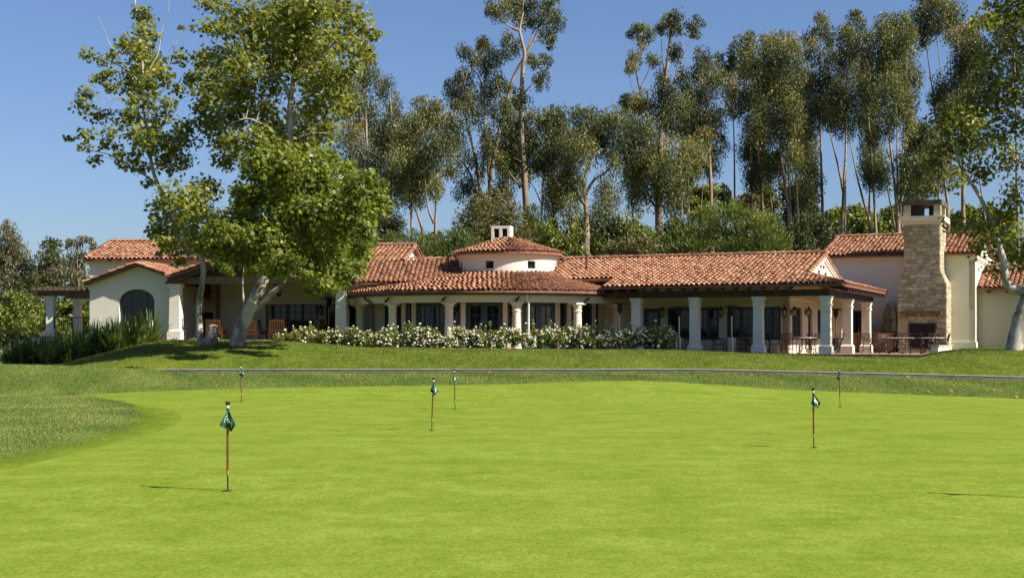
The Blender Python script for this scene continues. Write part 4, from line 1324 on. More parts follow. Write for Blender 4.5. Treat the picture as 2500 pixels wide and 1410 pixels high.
# ------------------------------------------------------------------ patio heaters
def heater(label, px, Y, z, h=2.22, dark=False):
    x = (px - 1250) / F * Y
    t = thing('patio_heater', label, 'patio heater', (x, Y, z), 0, 'mushroom patio heaters')
    mb = MB(); mb.lathe((0, 0, 0), [(.235, 0), (.235, .05), (.21, .06), (.21, .74), (.20, .76), (.05, .765)], 20); mb.build('gas_housing', M['iron'] if dark else M['steel'], t, local=True)
    mb = MB(); mb.lathe((0, 0, 0), [(.035, .766), (.035, h - .52)], 10); mb.build('post', M['steel'], t, local=True)
    mb = MB(); mb.lathe((0, 0, 0), [(.05, h - .519), (.06, h - .42), (.10, h - .40), (.115, h - .36), (.125, h - .16), (.10, h - .12)], 16); mb.build('burner', M['iron'], t, local=True)
    mb = MB(); mb.lathe((0, 0, 0), [(.08, h - .119), (.44, h - .10), (.45, h - .085), (.30, h - .05), (.12, h - .01), (.06, h)], 24); mb.build('reflector', M['iron'] if dark else M['steel'], t, local=True)
    return t
heater('steel patio heater in front of the first porch window', 1658, 65.9, ZB)
heater('steel patio heater standing right of the second big pillar', 1786, 64.9, ZB)
heater('patio heater with bright steel hood left of the porch', 1513, 66.3, ZF - .06)
heater('dark patio heater under the side porch behind the corner pillar', 2041, 70.5, ZB, 2.2, True)
heater('dark patio heater in the loggia left of its right pillar', 803, 73.6, ZL, 2.2, True)
heater('dark patio heater in the loggia just right of its right pillar', 853, 74.0, ZL, 2.1, True)

# ------------------------------------------------------------------ iron tables and chairs
def make_table(label, loc, rz=0, w=1.1):
    t = thing('patio_table', label, 'table', loc, rz, 'iron patio tables')
    mb = MB(); mb.lathe((0, 0, 0), [(.52 * w, .70), (.56 * w, .705), (.57 * w, .725), (.56 * w, .745), (.5, .748)], 28); mb.build('tabletop', M['tabletop'], t, local=True)
    mb = MB(); mb.lathe((0, 0, 0), [(.5 * w, .655), (.5 * w, .698)], 24); mb.build('rim', M['iron_brown'], t, local=True)
    mb = MB()
    for k in range(4):
        a = math.pi / 2 * k + .4
        d = Vector((math.cos(a), math.sin(a), 0))
        mb.tube([d * .08 + Vector((0, 0, .654)), d * .14 + Vector((0, 0, .45)), d * .06 + Vector((0, 0, .28)), d * .22 + Vector((0, 0, .10)), d * .42 + Vector((0, 0, .03)), d * .46 + Vector((0, 0, .0))], .022, 6)
    mb.build('pedestal', M['iron_brown'], t, local=True)
    return t
def make_chair():
    t = thing('iron_chair', 'x', 'chair', (0, 0, 0), 0, 'iron scroll back chairs')
    m = M['iron_brown']
    mb = MB(); fr0 = Fr(0, 0, 0)
    mb.box(fr0, -.25, .25, -.24, .24, .42, .455); mb.build('seat', m, t, local=True)
    for sx in (-1, 1):
        mb = MB(); mb.tube([(sx * .24, -.23, .45), (sx * .26, -.27, .34), (sx * .235, -.25, .15), (sx * .26, -.30, 0)], .018, 6); mb.build('leg', m, t, local=True)
        mb = MB(); mb.tube([(sx * .22, .23, .45), (sx * .235, .27, .30), (sx * .22, .26, .14), (sx * .24, .34, 0)], .018, 6); mb.build('leg', m, t, local=True)
        mb = MB(); mb.tube([(sx * .27, .26, .68), (sx * .30, .05, .69), (sx * .30, -.18, .66), (sx * .29, -.25, .62), (sx * .27, -.21, .57), (sx * .26, -.14, .46)], .016, 6); mb.build('arm', m, t, local=True)
    mb = MB()
    for sx in (-1, 1):
        mb.tube([(sx * .24, .23, .45), (sx * .26, .27, .68), (sx * .27, .33, .90), (sx * .29, .37, .93)], .017, 6)
    mb.tube([(-.27, .33, .90), (0, .345, .935), (.27, .33, .90)], .017, 6); mb.tube([(-.24, .25, .55), (.24, .25, .55)], .012, 5)
    mb.build('back_frame', m, t, local=True)
    mb = MB()
    for (cx, cz, r) in ((0, .73, .155), (0, .73, .10), (0, .73, .05), (-.17, .66, .06), (.17, .66, .06), (-.18, .82, .05), (.18, .82, .05)):
        pts = [(cx + r * math.cos(a), .26 + (cz - .55) * .19 + r * math.sin(a) * .19, cz + r * math.sin(a)) for a in [2 * math.pi * k / 12 for k in range(13)]]
        mb.tube(pts, .011, 5, cap=False)
    mb.build('scroll_back', m, t, local=True)
    mb = MB(); mb.tube([(-.24, -.25, .18), (0, -.25, .25), (.24, -.25, .18)], .010, 5); mb.tube([(-.23, .25, .18), (0, .25, .25), (.23, .25, .18)], .010, 5); mb.build('stretcher', m, t, local=True)
    return t
chair0 = make_chair()
used_chair = [False]
def place_chair(px, Y, rz_, label, z=ZB):
    loc = ((px - 1250) / F * Y, Y, z); rzr = math.radians(rz_)
    if not used_chair[0]:
        chair0.location = loc; chair0.rotation_euler = (0, 0, rzr); chair0['label'] = label; used_chair[0] = True
    else: copy_tree(chair0, loc, rzr, label)
def tab(px, Y, label, w=1.1, z=ZB): make_table(label, ((px - 1250) / F * Y, Y, z), .2, w)
tab(1655, 67.0, 'iron table behind the first porch heater')
tab(1816, 66.3, 'iron table with stone top between the second and third big pillars')
tab(1963, 65.2, 'sunlit round table left of the corner pillar')
tab(2048, 68.5, 'small sunlit table glimpsed between the two side pillars', .9)
tab(2187, 67.0, 'long topped table in the open patio left of the fireplace opening', 1.5)
tab(2266, 66.8, 'table in front of the dark fireplace opening', 1.3)
place_chair(1640, 66.6, 200, 'dark scroll back chair left of the first steel heater')
place_chair(1676, 66.7, 170, 'dark scroll back chair right of the first steel heater')
place_chair(1756, 66.0, 95, 'scroll chair seen sideways right of the second big pillar')
place_chair(1812, 65.5, 185, 'scroll chair with its back to the lawn right of the second heater')
place_chair(1840, 66.9, 300, 'scroll chair half behind the third big pillar')
place_chair(1893, 65.4, 85, 'scroll chair seen sideways right of the third big pillar')
place_chair(1927, 64.8, 150, 'scroll chair with lit back beside the sunlit round table')
place_chair(1988, 65.0, 215, 'scroll chair between the sunlit round table and corner pillar')
place_chair(1975, 66.6, 320, 'scroll chair on the far side of the sunlit round table')
place_chair(2046, 67.8, 190, 'scroll chair tucked at the small table between side pillars')
place_chair(2126, 65.8, 120, 'scroll chair on the open patio right of the last side pillar')
place_chair(2166, 68.4, 20, 'scroll chair on the far side of the long topped table')
place_chair(2202, 65.4, 185, 'scroll chair with its back to the lawn at the long topped table')
place_chair(2236, 66.0, 160, 'scroll chair in front of the left half of the fire screen')
place_chair(2272, 65.7, 190, 'scroll chair in front of the right half of the fire screen')
place_chair(2300, 66.9, 260, 'scroll chair at the right end by the fire irons')
# fire irons stand
q = RW(RW.a_at(2296, FB0 - .5), FB0 - .5, ZB)
t = thing('fire_irons', 'thin black fire iron stand right of the fireplace opening', 'fire irons', q)
mb = MB(); mb.lathe((0, 0, 0), [(.16, 0), (.16, .03), (.02, .05)], 12); mb.tube([(0, 0, .04), (0, 0, 1.25)], .014, 6); mb.tube([(-.13, 0, 1.12), (-.10, 0, 1.2), (0, 0, 1.16), (.10, 0, 1.2), (.13, 0, 1.12)], .012, 5); mb.build('stand', M['iron'], t, local=True)
for sx in (-.11, .11):
    mb = MB(); mb.tube([(sx, 0, 1.1), (sx, 0, .2)], .011, 5); mb.lathe((sx, 0, 0), [(.03, .12), (.035, .2), (.01, .24)], 6); mb.build('poker', M['iron'], t, local=True)
# bar cabinet under the side porch
t = thing('bar_cabinet', 'reddish wooden bar cabinet behind the side pillars', 'cabinet', RW(-1.0, 11.6, ZB))
mb = MB(); mb.box(RW, -1.9, 1.2, 11.2, 12.2, ZB, ZB + .95)
mb.build('body', M['wood_mid'], t)
mb = MB(); mb.box(RW, -1.96, 1.26, 11.12, 12.26, ZB + .952, ZB + 1.0); mb.build('counter', M['teak'], t)
mb = MB()
for k in range(12): mb.box(RW, -1.86 + k * .255, -1.64 + k * .255, 11.17, 11.198, ZB + .06, ZB + .9)
mb.build('front_boards', M['wood_mid'], t)
# closed parasols leaning on the wall
def parasol(label, px, Y, lean):
    t = thing('closed_parasol', label, 'parasol', ((px - 1250) / F * Y, Y, ZB), 0, 'closed parasols leaning against the wall')
    mb = MB(); top = Vector((lean, .35, 2.55)); mb.tube([(0, 0, 0), top], .022, 8); mb.build('pole', M['wood_mid'], t, local=True)
    mb = MB(); rr = random.Random(px)
    for (s0, s1, r0, r1) in ((.97, .68, .03, .20), (.69, .42, .06, .23), (.43, .16, .07, .25)):
        n = 20; vs = []
        for f in (0, .33, .66, 1):
            s = s0 + (s1 - s0) * f; r = r0 + (r1 - r0) * f ** .8
            for k in range(n):
                a = 2 * math.pi * k / n
                rr_ = r * (1 + .22 * math.cos(5 * a + px) + .08 * rr.uniform(-1, 1))
                vs.append(top * s + Vector((rr_ * math.cos(a), rr_ * math.sin(a), 0)))
        mb.add(vs, [(i * n + k, i * n + (k + 1) % n, (i + 1) * n + (k + 1) % n, (i + 1) * n + k) for i in range(3) for k in range(n)])
    mb.build('canopy', M['cloth'], t, local=True, smooth=True)
parasol('folded tan parasol, leftmost of three against the tall wall', 2158, 73.9, .28)
parasol('folded tan parasol, middle of three against the tall wall', 2172, 73.6, .06)
parasol('folded tan parasol, right one beside the stone fireplace', 2187, 73.2, -.03)
# low light wall end at the patio edge
t = thing('garden_wall', 'short pale low wall where the lawn meets the patio corner', 'wall', RW(4.6, .6, ZB))
mb = MB(); mb.box(RW, 4.42, 4.72, .3, 5.2, ZB - .3, ZB + .34); mb.build('wall', M['stucco_white'], t)
mb = MB(); mb.box(RW, 4.38, 4.76, .26, 5.24, ZB + .342, ZB + .40); mb.build('coping', M['concrete'], t)

# ------------------------------------------------------------------ loggia furniture
def make_lounge():
    t = thing('lounge_chair', 'x', 'armchair', (0, 0, 0), 0, 'wooden lounge chairs in the left loggia')
    m = M['teak']; fr0 = Fr(0, 0, 0)
    mb = MB(); mb.box(fr0, -.36, .36, -.38, .36, .26, .34); mb.build('seat_frame', m, t, local=True)
    for sx in (-1, 1):
        for (y0, h) in ((-.38, .62), (.34, .62)):
            mb = MB(); mb.box(fr0, sx * .40 - .035, sx * .40 + .035, y0 - .035, y0 + .035, 0, h - .042); mb.build('leg', m, t, local=True)
        mb = MB(); mb.box(fr0, sx * .40 - .055, sx * .40 + .055, -.42, .40, .58, .62); mb.build('arm', m, t, local=True)
    # back (at +y... facing -y is the seat front); raked
    bk = lambda x, q, z: Vector((x, .36 + (z - .3) * .16 + q, z))
    mb = MB()
    mb.box(bk, -.36, -.29, 0, .04, .341, .98); mb.box(bk, .29, .36, 0, .04, .341, .98); mb.box(bk, -.288, .288, 0, .04, .91, .98); mb.box(bk, -.288, .288, 0, .04, .40, .48)
    for k in range(5): mb.box(bk, -.24 + k * .108, -.19 + k * .108, .01, .03, .481, .909)
    mb.build('backrest', m, t, local=True)
    mb = MB(); mb.box(fr0, -.345, .345, -.40, .30, .342, .46); mb.box(bk, -.33, .33, -.14, -.005, .462, 1.02); mb.build('cushion', M['cushion'], t, local=True)
    return t
lc0 = make_lounge()
lz = [0]
def lounge(px, Y, rz_, label):
    loc = ((px - 1250) / F * Y, Y, ZL)
    if lz[0] == 0:
        lc0.location = loc; lc0.rotation_euler = (0, 0, math.radians(rz_)); lc0['label'] = label; lz[0] = 1
    else: copy_tree(lc0, loc, math.radians(rz_), label)
lounge(529, 70.6, 172, 'slatted wooden lounge chair between the slender trunk and the thick leaning trunk')
lounge(607, 70.5, 185, 'slatted wooden lounge chair just right of the thick leaning trunk')
lounge(680, 70.6, 180, 'slatted wooden lounge chair behind the left end of the roses')
lounge(652, 72.0, 100, 'dark cushioned lounge chair set behind the slatted ones')
lounge(722, 73.6, 10, 'dark cushioned lounge chair facing out under the wide window')
lounge(765, 71.0, 250, 'reddish wooden lounge chair left of the loggia right pillar')
# antenna
p = W(905, 604, 78); t = thing('antenna', 'thin white antenna mast above the tiled roof', 'antenna', p)
mb = MB(); mb.tube([(0, 0, -.4), (0, 0, 1.0)], .03, 6); mb.build('mast', M['white_metal'], t, local=True)
mb = MB(); mb.tube([(-.08, 0, .1), (-.08, 0, .95)], .012, 5); mb.tube([(.09, 0, -.1), (.09, 0, .5)], .012, 5); mb.tube([(-.12, 0, .55), (.12, 0, .55)], .012, 5); mb.build('rod', M['white_metal'], t, local=True)
# utility box in the lawn
p = W(408, 833, 68); p.z = ground(p.x, p.y)
t = thing('utility_box', 'small grey green utility box beside the left pillar base', 'utility box', p)
fr0 = Fr(0, 0, 4)
mb = MB(); mb.box(fr0, -.2, .2, -.14, .14, -.1, .14); mb.build('body', M['utility'], t, local=True); mb = MB(); mb.box(fr0, -.22, .22, -.16, .16, .142, .17); mb.build('lid', M['utility'], t, local=True)

# ------------------------------------------------------------------ hole flags on the putting green
def make_flag(label, px, pyb, h, left=.092, right=.092, dx=0.0, lean=0.0, turn=0.0, seed=1):
    """practice flag: cup, rod, wooden pole, cloth"""
    Y = 15.0
    for _ in range(30):
        z = float(terr(px, Y)); Y += ((CZ - z) * F / (pyb - HZ) - Y) * .6
    z = float(terr(px, Y)); x = (px - 1250) / F * Y
    t = thing('putting_flag', label, 'golf flag', (x, Y, z), 0, 'practice flags on the putting green')
    t.rotation_euler = (0, lean, 0)
    k = h / .98
    rr = random.Random(seed)
    mb = MB(); mb.lathe((0, 0, 0), [(.054, .003), (.056, .009), (.05, .010), (.048, .004)], 24); mb.build('cup_rim', M['rust'], t, local=True)
    mb = MB(); mb.lathe((0, 0, 0), [(.047, .002), (.047, .0055), (.01, .0056)], 24); mb.build('cup', M['soot'], t, local=True)
    mb = MB(); mb.tube([(0, 0, -.06), (0, 0, .17 * k)], .0085, 8); mb.build('rod', M['iron'], t, local=True)
    mb = MB(); mb.tube([(0, 0, .17 * k), (0, 0, .225 * k)], .0158, 10); mb.build('ferrule', M['brass'], t, local=True); mb = MB(); mb.tube([(0, 0, .665 * k), (0, 0, .69 * k)], .0158, 10); mb.build('ferrule', M['brass'], t, local=True)
    mb = MB(); mb.tube([(0, 0, .2251 * k), (0, 0, .6649 * k)], .0145, 12); mb.build('pole', M['pole_wood'], t, local=True)
    mb = MB(); mb.tube([(0, 0, .69 * k), (0, 0, .935 * k)], .0135, 10); mb.lathe((0, 0, .935 * k), [(.014, 0), (.024, .012), (.0275, .032), (.0275, .038), (.02, .040)], 16); mb.build('handle', M['rubber'], t, local=True)
    mb = MB(); mb.tube([(0, 0, .908 * k), (0, 0, .932 * k)], .0148, 10); mb.build('collar', M['white'], t, local=True)
    # cloth: hangs from the top edge, gathered
    R, C = 13, 11
    top = .895 * k; V = []
    ct, st_ = math.cos(turn), math.sin(turn)
    def cloth(u, v, off=0.0):
        """u across 0..1, v down 0..1"""
        l = -left * min(1, v / .70) ** 1.15; r_ = right * min(1, v / .66) ** 1.1
        xx = l + (r_ - l) * u
        low = top - .25 * k * v
        # lower hem runs from left corner up, to the bottom tip and to the right corner
        hem_l, hem_b, hem_r = .70, 1.0, .66
        ub = .68
        lim = hem_l + (hem_b - hem_l) * (u / ub) if u < ub else hem_b + (hem_r - hem_b) * ((u - ub) / (1 - ub))
        vv = v * lim
        l = -left * min(1, vv / .70) ** 1.05; r_ = right * min(1, vv / .66) ** 1.05
        xx = l + (r_ - l) * u + .012 * k
        yy = -.022 - .055 * v * (math.sin(u * 7.5 + seed) * .6 + .25) - .02 * math.sin(v * 3.1) - off
        p = Vector((xx * ct - yy * st_ * 0 + yy * st_, yy * ct - xx * st_, top - .25 * k * vv))
        return p
    vs = [cloth(c / (C - 1), r / (R - 1)) for r in range(R) for c in range(C)]
    mb = MB(); mb.add(vs, [(r * C + c, r * C + c + 1, (r + 1) * C + c + 1, (r + 1) * C + c) for r in range(R - 1) for c in range(C - 1)])
    fl = mb.build('flag', M['flag'], t, local=True, smooth=True)
    # printed emblem: a small rearing shape inside an arc of lettering strokes
    em = MB()
    def patch(poly):
        n = len(poly); em.add([cloth(u, v, .0035) for u, v in poly], [tuple(range(n))])
    def strip(pts, wd):
        for (u0, v0), (u1, v1) in zip(pts[:-1], pts[1:]):
            dx_, dy_ = u1 - u0, v1 - v0; L = math.hypot(dx_, dy_) or 1
            ox, oy = -dy_ / L * wd, dx_ / L * wd
            patch([(u0 + ox, v0 + oy), (u1 + ox, v1 + oy), (u1 - ox, v1 - oy), (u0 - ox, v0 - oy)])
    patch([(.36, .50), (.44, .43), (.56, .41), (.63, .47)]); patch([(.36, .50), (.63, .47), (.62, .60), (.38, .60)]); patch([(.38, .60), (.62, .60), (.56, .645), (.42, .66)]); patch([(.54, .55), (.63, .53), (.76, .66), (.71, .71)])
    strip([(.72, .68), (.82, .60)], .022); strip([(.72, .70), (.69, .80)], .022)
    for k_ in range(11):
        a = math.radians(205 - k_ * 13); u, v = .52 + .31 * math.cos(a), .58 - .27 * math.sin(a)
        strip([(u - .014, v - .016), (u + .014, v + .016)], .019)
    for k_ in range(7):
        a = math.radians(25 - k_ * 14); u, v = .54 + .33 * math.cos(a), .60 - .22 * math.sin(a)
        strip([(u - .014, v - .014), (u + .014, v + .014)], .019)
    em.build('emblem', M['emblem'], fl, local=True)
    return t
make_flag('nearest green flag on a brown pole, front left', 556, 1197, .98, seed=1)
make_flag('small far green flag directly behind the nearest flag, near the far edge of green', 590, 979, .98, .075, .11, lean=-.03, seed=2)
make_flag('green flag on a slightly leaning pole, larger of the middle pair', 1054, 1050, .98, .055, .10, lean=.035, turn=.3, seed=3)
make_flag('green flag at centre close to the rough, smaller of the middle pair', 1111, 998, .98, .05, .07, lean=-.02, turn=.5, seed=4)
make_flag('green flag on the right with a long thin shadow across the turf', 1987, 1092, .92, .05, .10, lean=-.012, turn=.2, seed=5)
make_flag('far right green flag in front of the kerb, seen almost edge on', 2051, 993, 1.0, .06, .03, lean=-.02, turn=.9, seed=6)
make_flag('green flag just beyond the right picture edge casting a shadow', 2552, 1215, .98, seed=7)
# ------------------------------------------------------------------ foliage
def basis(d, rng):
    """orthonormal u,w for unit directions d (n,3) with random roll"""
    r = rng.normal(size=d.shape)
    u = np.cross(d, r); u /= np.linalg.norm(u, axis=1, keepdims=True) + 1e-9
    w_ = np.cross(d, u)
    return u, w_
RHOMB = (np.array([[0, 0], [.5, .42], [0, 1], [-.5, .42]]), None)
def star_leaf():
    pts = [(0, 0)]
    for a, r in ((-125, .42), (-95, .62), (-72, .40), (-52, .88), (-26, .48), (0, 1.0), (26, .48), (52, .88), (72, .40), (95, .62), (125, .42)):
        t = math.radians(a); pts.append((r * math.sin(t) * .95, .22 + r * math.cos(t) * .8))
    return np.array(pts)
STAR = star_leaf()
HEX = np.array([[0, 0], [.42, .22], [.5, .55], [0, 1], [-.5, .55], [-.42, .22]])
def leaves_from(P, D, N_, L, Wd, shape, fold=.12):
    """P base points, D direction (tip), N_ normal; returns verts, faces"""
    n = len(P); k = len(shape)
    U = np.cross(D, N_); U /= np.linalg.norm(U, axis=1, keepdims=True) + 1e-9
    N2 = np.cross(U, D)
    V = P[:, None, :] + D[:, None, :] * (shape[None, :, 1:2] * L[:, None, None]) + U[:, None, :] * (shape[None, :, 0:1] * Wd[:, None, None])
    V = V - N2[:, None, :] * (np.abs(shape[None, :, 0:1]) * Wd[:, None, None] * fold * 2 + (shape[None, :, 1:2] ** 2) * L[:, None, None] * .15)
    Fc = np.arange(n * k).reshape(n, k)
    return V.reshape(-1, 3), Fc
def unit(v): return v / (np.linalg.norm(v, axis=1, keepdims=True) + 1e-9)
def cloud(rng, blobs, Y, dens, L, Wd, shape, mode, zsp=.9, ysp=1.0, clump=.32, tshift=0.0, yoff=0.8, shell=.55, grow=1.12, cl=26, edge=1.08, bvar=.05, vst=1.0):
    """blobs in photo pixels (px,py,rx,ry) standing at distance Y. Returns V,F,tint"""
    P = []; T = []; O = []
    for (px, py, rx, ry) in blobs:
        yy = Y + float(np.clip(rng.normal(), -1.9, 1.9)) * yoff
        s = yy / F
        R = np.array([rx * s, .5 * (rx + ry) * s * ysp, ry * s * vst]) * grow
        c = np.array([(px - 1250) * s, yy, CZ + (HZ - py) * s])
        area = math.pi * R[0] * R[2]
        n = max(6, int(dens * area))
        ncl = max(3, int(n / cl))
        d = unit(rng.normal(size=(ncl, 3))); rad = rng.random((ncl, 1)) ** shell
        cc = d * rad * .88
        pick = rng.integers(0, ncl, n)
        q = cc[pick] + rng.normal(size=(n, 3)) * clump * .62
        qr = np.linalg.norm(q, axis=1, keepdims=True); lim = edge * rng.uniform(.86, 1.06, (n, 1))
        q = np.where(qr > lim, q / qr * lim * rng.uniform(.8, 1.0, (n, 1)), q)
        ctint = rng.normal(size=ncl) * .14
        P.append(c + q * R); O.append(unit(q * R + np.array([0, 0, .3 * R[2]])))
        T.append(.46 + rng.normal() * bvar + ctint[pick] + rng.normal(size=n) * .16 + tshift + .10 * q[:, 2])  # leaf tint lightens towards clump tops, a sunlit look put into the colour
    P = np.concatenate(P); O = np.concatenate(O); T = np.clip(np.concatenate(T), 0, 1)
    n = len(P)
    if mode == 'hang':      # eucalyptus: hang down
        D = unit(rng.normal(size=(n, 3)) * np.array([.55, .55, .35]) + np.array([0, 0, -1.0]))
        N_ = unit(rng.normal(size=(n, 3)))
    elif mode == 'syc':
        N_ = unit(rng.normal(size=(n, 3)) * .55 + O * .5 + np.array([0, 0, .55]))
        D = unit(np.cross(N_, rng.normal(size=(n, 3))) + np.array([0, 0, -.35]))
    elif mode == 'up':      # pine tufts
        D = unit(O * .7 + rng.normal(size=(n, 3)) * .35 + np.array([0, 0, .8])); N_ = unit(rng.normal(size=(n, 3)))
    else:
        D = unit(rng.normal(size=(n, 3)) + O * .6); N_ = unit(rng.normal(size=(n, 3)) + O * .5)
    k = rng.uniform(.65, 1.25, n)
    V, Fc = leaves_from(P, D, N_, L * k, Wd * k, shape)
    return V, Fc, np.repeat(T, len(shape))
def wpts(pts, Y, rng=None, wob=0.0):
    out = []
    for p in pts:
        yy = Y + (p[2] if len(p) > 2 else 0.0)
        out.append(W(p[0], p[1], yy))
    return out
def smooth_path(pts, rad, k=3):
    P = []; R = []
    n = len(pts)
    for i in range(n - 1):
        p0 = pts[max(0, i - 1)]; p1 = pts[i]; p2 = pts[i + 1]; p3 = pts[min(n - 1, i + 2)]
        for j in range(k):
            t = j / k
            P.append(.5 * ((2 * p1) + (p2 - p0) * t + (2 * p0 - 5 * p1 + 4 * p2 - p3) * t * t + (3 * p1 - p0 - 3 * p2 + p3) * t ** 3))
            R.append(rad[i] + (rad[i + 1] - rad[i]) * t)
    P.append(pts[-1]); R.append(rad[-1])
    return P, R
def limbs(mb, trunks, blobs, Y, rng, w_px, twig=.5):
    """join each crown clump to the nearest trunk point below it"""
    nodes = [p for t in trunks for p in t]
    for (px, py, rx, ry) in blobs:
        best = None
        for (q, r) in nodes:
            qx = 1250 + F * q.x / q.y; qy = HZ + (CZ - q.z) * F / q.y
            d = math.hypot(qx - px, (qy - py)) + (0 if qy > py else 60)
            if d > 0 and (best is None or d < best[0]): best = (d, q, r)
        if best is None: continue
        q, r = best[1], best[2]
        e = W(px + rng.uniform(-.2, .2) * rx, py - ry * .2, q.y + rng.uniform(-.6, .6) * rx * Y / F)
        m = q.lerp(e, .5) + Vector((rng.uniform(-.1, .1), rng.uniform(-.1, .1), rng.uniform(.0, .12))) * (e - q).length
        r0 = min(r * .6, w_px * Y / F * .5); 
        P, R = smooth_path([q, m, e], [r0, r0 * .6, r0 * .2], 3)
        mb.tube(P, R, 5, cap=False)
def make_tree(name, label, Y, trunks, blobs, seed, leafmat, barkmat, dens, L, Wd, shape, mode, wtop=.3, group=None, cat='tree', limb=2.2, to_ground=True, **kw):
    """trunks: list of (base width px, [(px,py[,dy]),...]) from the base upwards"""
    rng = np.random.default_rng(seed); rr = random.Random(seed)
    first = trunks[0][1][0]
    base = W(first[0], first[1], Y)
    gz = ground(base.x, base.y)
    t = thing(name, label, cat, (base.x, base.y, gz), 0, group)
    mb = MB(); nodes = []
    for wpx, pts in trunks:
        wp = wpts(pts, Y)
        n = len(wp)
        s = Y / F * .5
        rad = [wpx * s * (1 - (1 - (wtop if pts is trunks[0][1] else .18)) * (i / max(1, n - 1)) ** .62) for i in range(n)]
        if to_ground and wp[0].z > ground(wp[0].x, wp[0].y) and pts is trunks[0][1] or (to_ground and len(pts[0]) > 3):
            g0 = Vector((wp[0].x, wp[0].y, ground(wp[0].x, wp[0].y) - .3))
            if wp[0].z - g0.z > .4: wp = [g0] + wp; rad = [rad[0] * 1.12] + rad
            else: wp[0] = Vector((wp[0].x, wp[0].y, g0.z))
        P, R = smooth_path(wp, rad, 4)
        P = [p + Vector((rr.uniform(-1, 1), rr.uniform(-1, 1), 0)) * r * .12 for p, r in zip(P, R)]
        mb.tube(P, R, 10 if wpx > 12 else 7)
        nodes.append(list(zip(P, R)))
    limbs(mb, nodes, blobs, Y, rr, limb)
    mb.build('trunk', barkmat, t, smooth=True)
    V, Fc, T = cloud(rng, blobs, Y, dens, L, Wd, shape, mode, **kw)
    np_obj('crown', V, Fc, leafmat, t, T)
    return t

# ---- the two sycamores on the left lawn
S1_tr = [(19, [(490, 850), (487, 800), (486, 750), (490, 715), (497, 660), (490, 620), (470, 585), (440, 545), (412, 500), (392, 465), (376, 425), (368, 385), (365, 345), (356, 300), (350, 250), (349, 180), (343, 110), (334, 50), (328, -10)]),
         (7, [(385, 452), (350, 425), (305, 402), (262, 376), (215, 368)]), (6, [(356, 300), (325, 262), (298, 238), (262, 252), (250, 270)]),
         (5, [(350, 215), (318, 175), (290, 140), (268, 108), (252, 70), (240, 40)]), (5, [(349, 190), (382, 140), (392, 95), (398, 60), (410, 30), (414, -5)]),
         (5, [(352, 260), (385, 200), (415, 160), (428, 110), (445, 75)]), (7, [(365, 350), (400, 330), (440, 320)]), (5, [(305, 402), (275, 350), (230, 340), (180, 338)]), (5, [(318, 175), (270, 150), (225, 140)])]
S1_bl = [(335, 27, 13, 15), (358, 33, 22, 14), (361, 48, 15, 12), (299, 113, 18, 15), (317, 98, 20, 18), (347, 80, 25, 20), (376, 86, 18, 15), (352, 113, 30, 22), (335, 131, 26, 22), (364, 143, 30, 22), (341, 167, 42, 22), (373, 167, 32, 22), (329, 194, 32, 22), (364, 194, 38, 22), (344, 220, 42, 20), (403, 194, 18, 22), (436, 134, 18, 18), (445, 68, 7, 8),
         (218, 134, 20, 14), (260, 149, 20, 14), (278, 134, 12, 10), (269, 179, 24, 14), (239, 190, 16, 10), (215, 229, 20, 14), (204, 256, 24, 16), (239, 277, 28, 17), (275, 208, 20, 14), (329, 253, 25, 22), (317, 283, 36, 22), (364, 253, 18, 20), (403, 262, 22, 24), (436, 217, 15, 12), (388, 298, 22, 14), (448, 304, 25, 22), (335, 328, 38, 25), (364, 313, 28, 20), (376, 351, 38, 26), (418, 357, 38, 30), (448, 342, 25, 22), (418, 393, 34, 25),
         (210, 328, 20, 16), (174, 337, 14, 8), (269, 328, 20, 16), (263, 351, 24, 11), (210, 363, 20, 10), (236, 390, 17, 11), (293, 375, 20, 14), (311, 402, 20, 13), (335, 384, 18, 16), (358, 411, 24, 14), (365, 445, 16, 12), (455, 390, 20, 16),
         (430, 480, 40, 32), (400, 510, 40, 28), (470, 470, 42, 28), (500, 450, 28, 18), (380, 560, 24, 22), (420, 560, 42, 32), (470, 540, 40, 32), (515, 520, 40, 28), (445, 600, 42, 24), (500, 585, 38, 26), (520, 465, 22, 14), (398, 590, 20, 16), (395, 610, 14, 10), (470, 505, 36, 26), (440, 635, 18, 12), (545, 560, 30, 22)]
make_tree('sycamore_tree', 'slender sycamore with crooked pale trunk and thin airy crown on the left lawn', 56.6, S1_tr, S1_bl, 101, M['leaf_syc'], M['bark_syc'], 240, .155, .15, STAR, 'syc', .22, limb=4, yoff=2.2, clump=.66, grow=1.12, cl=9, edge=1.5, tshift=-.07)
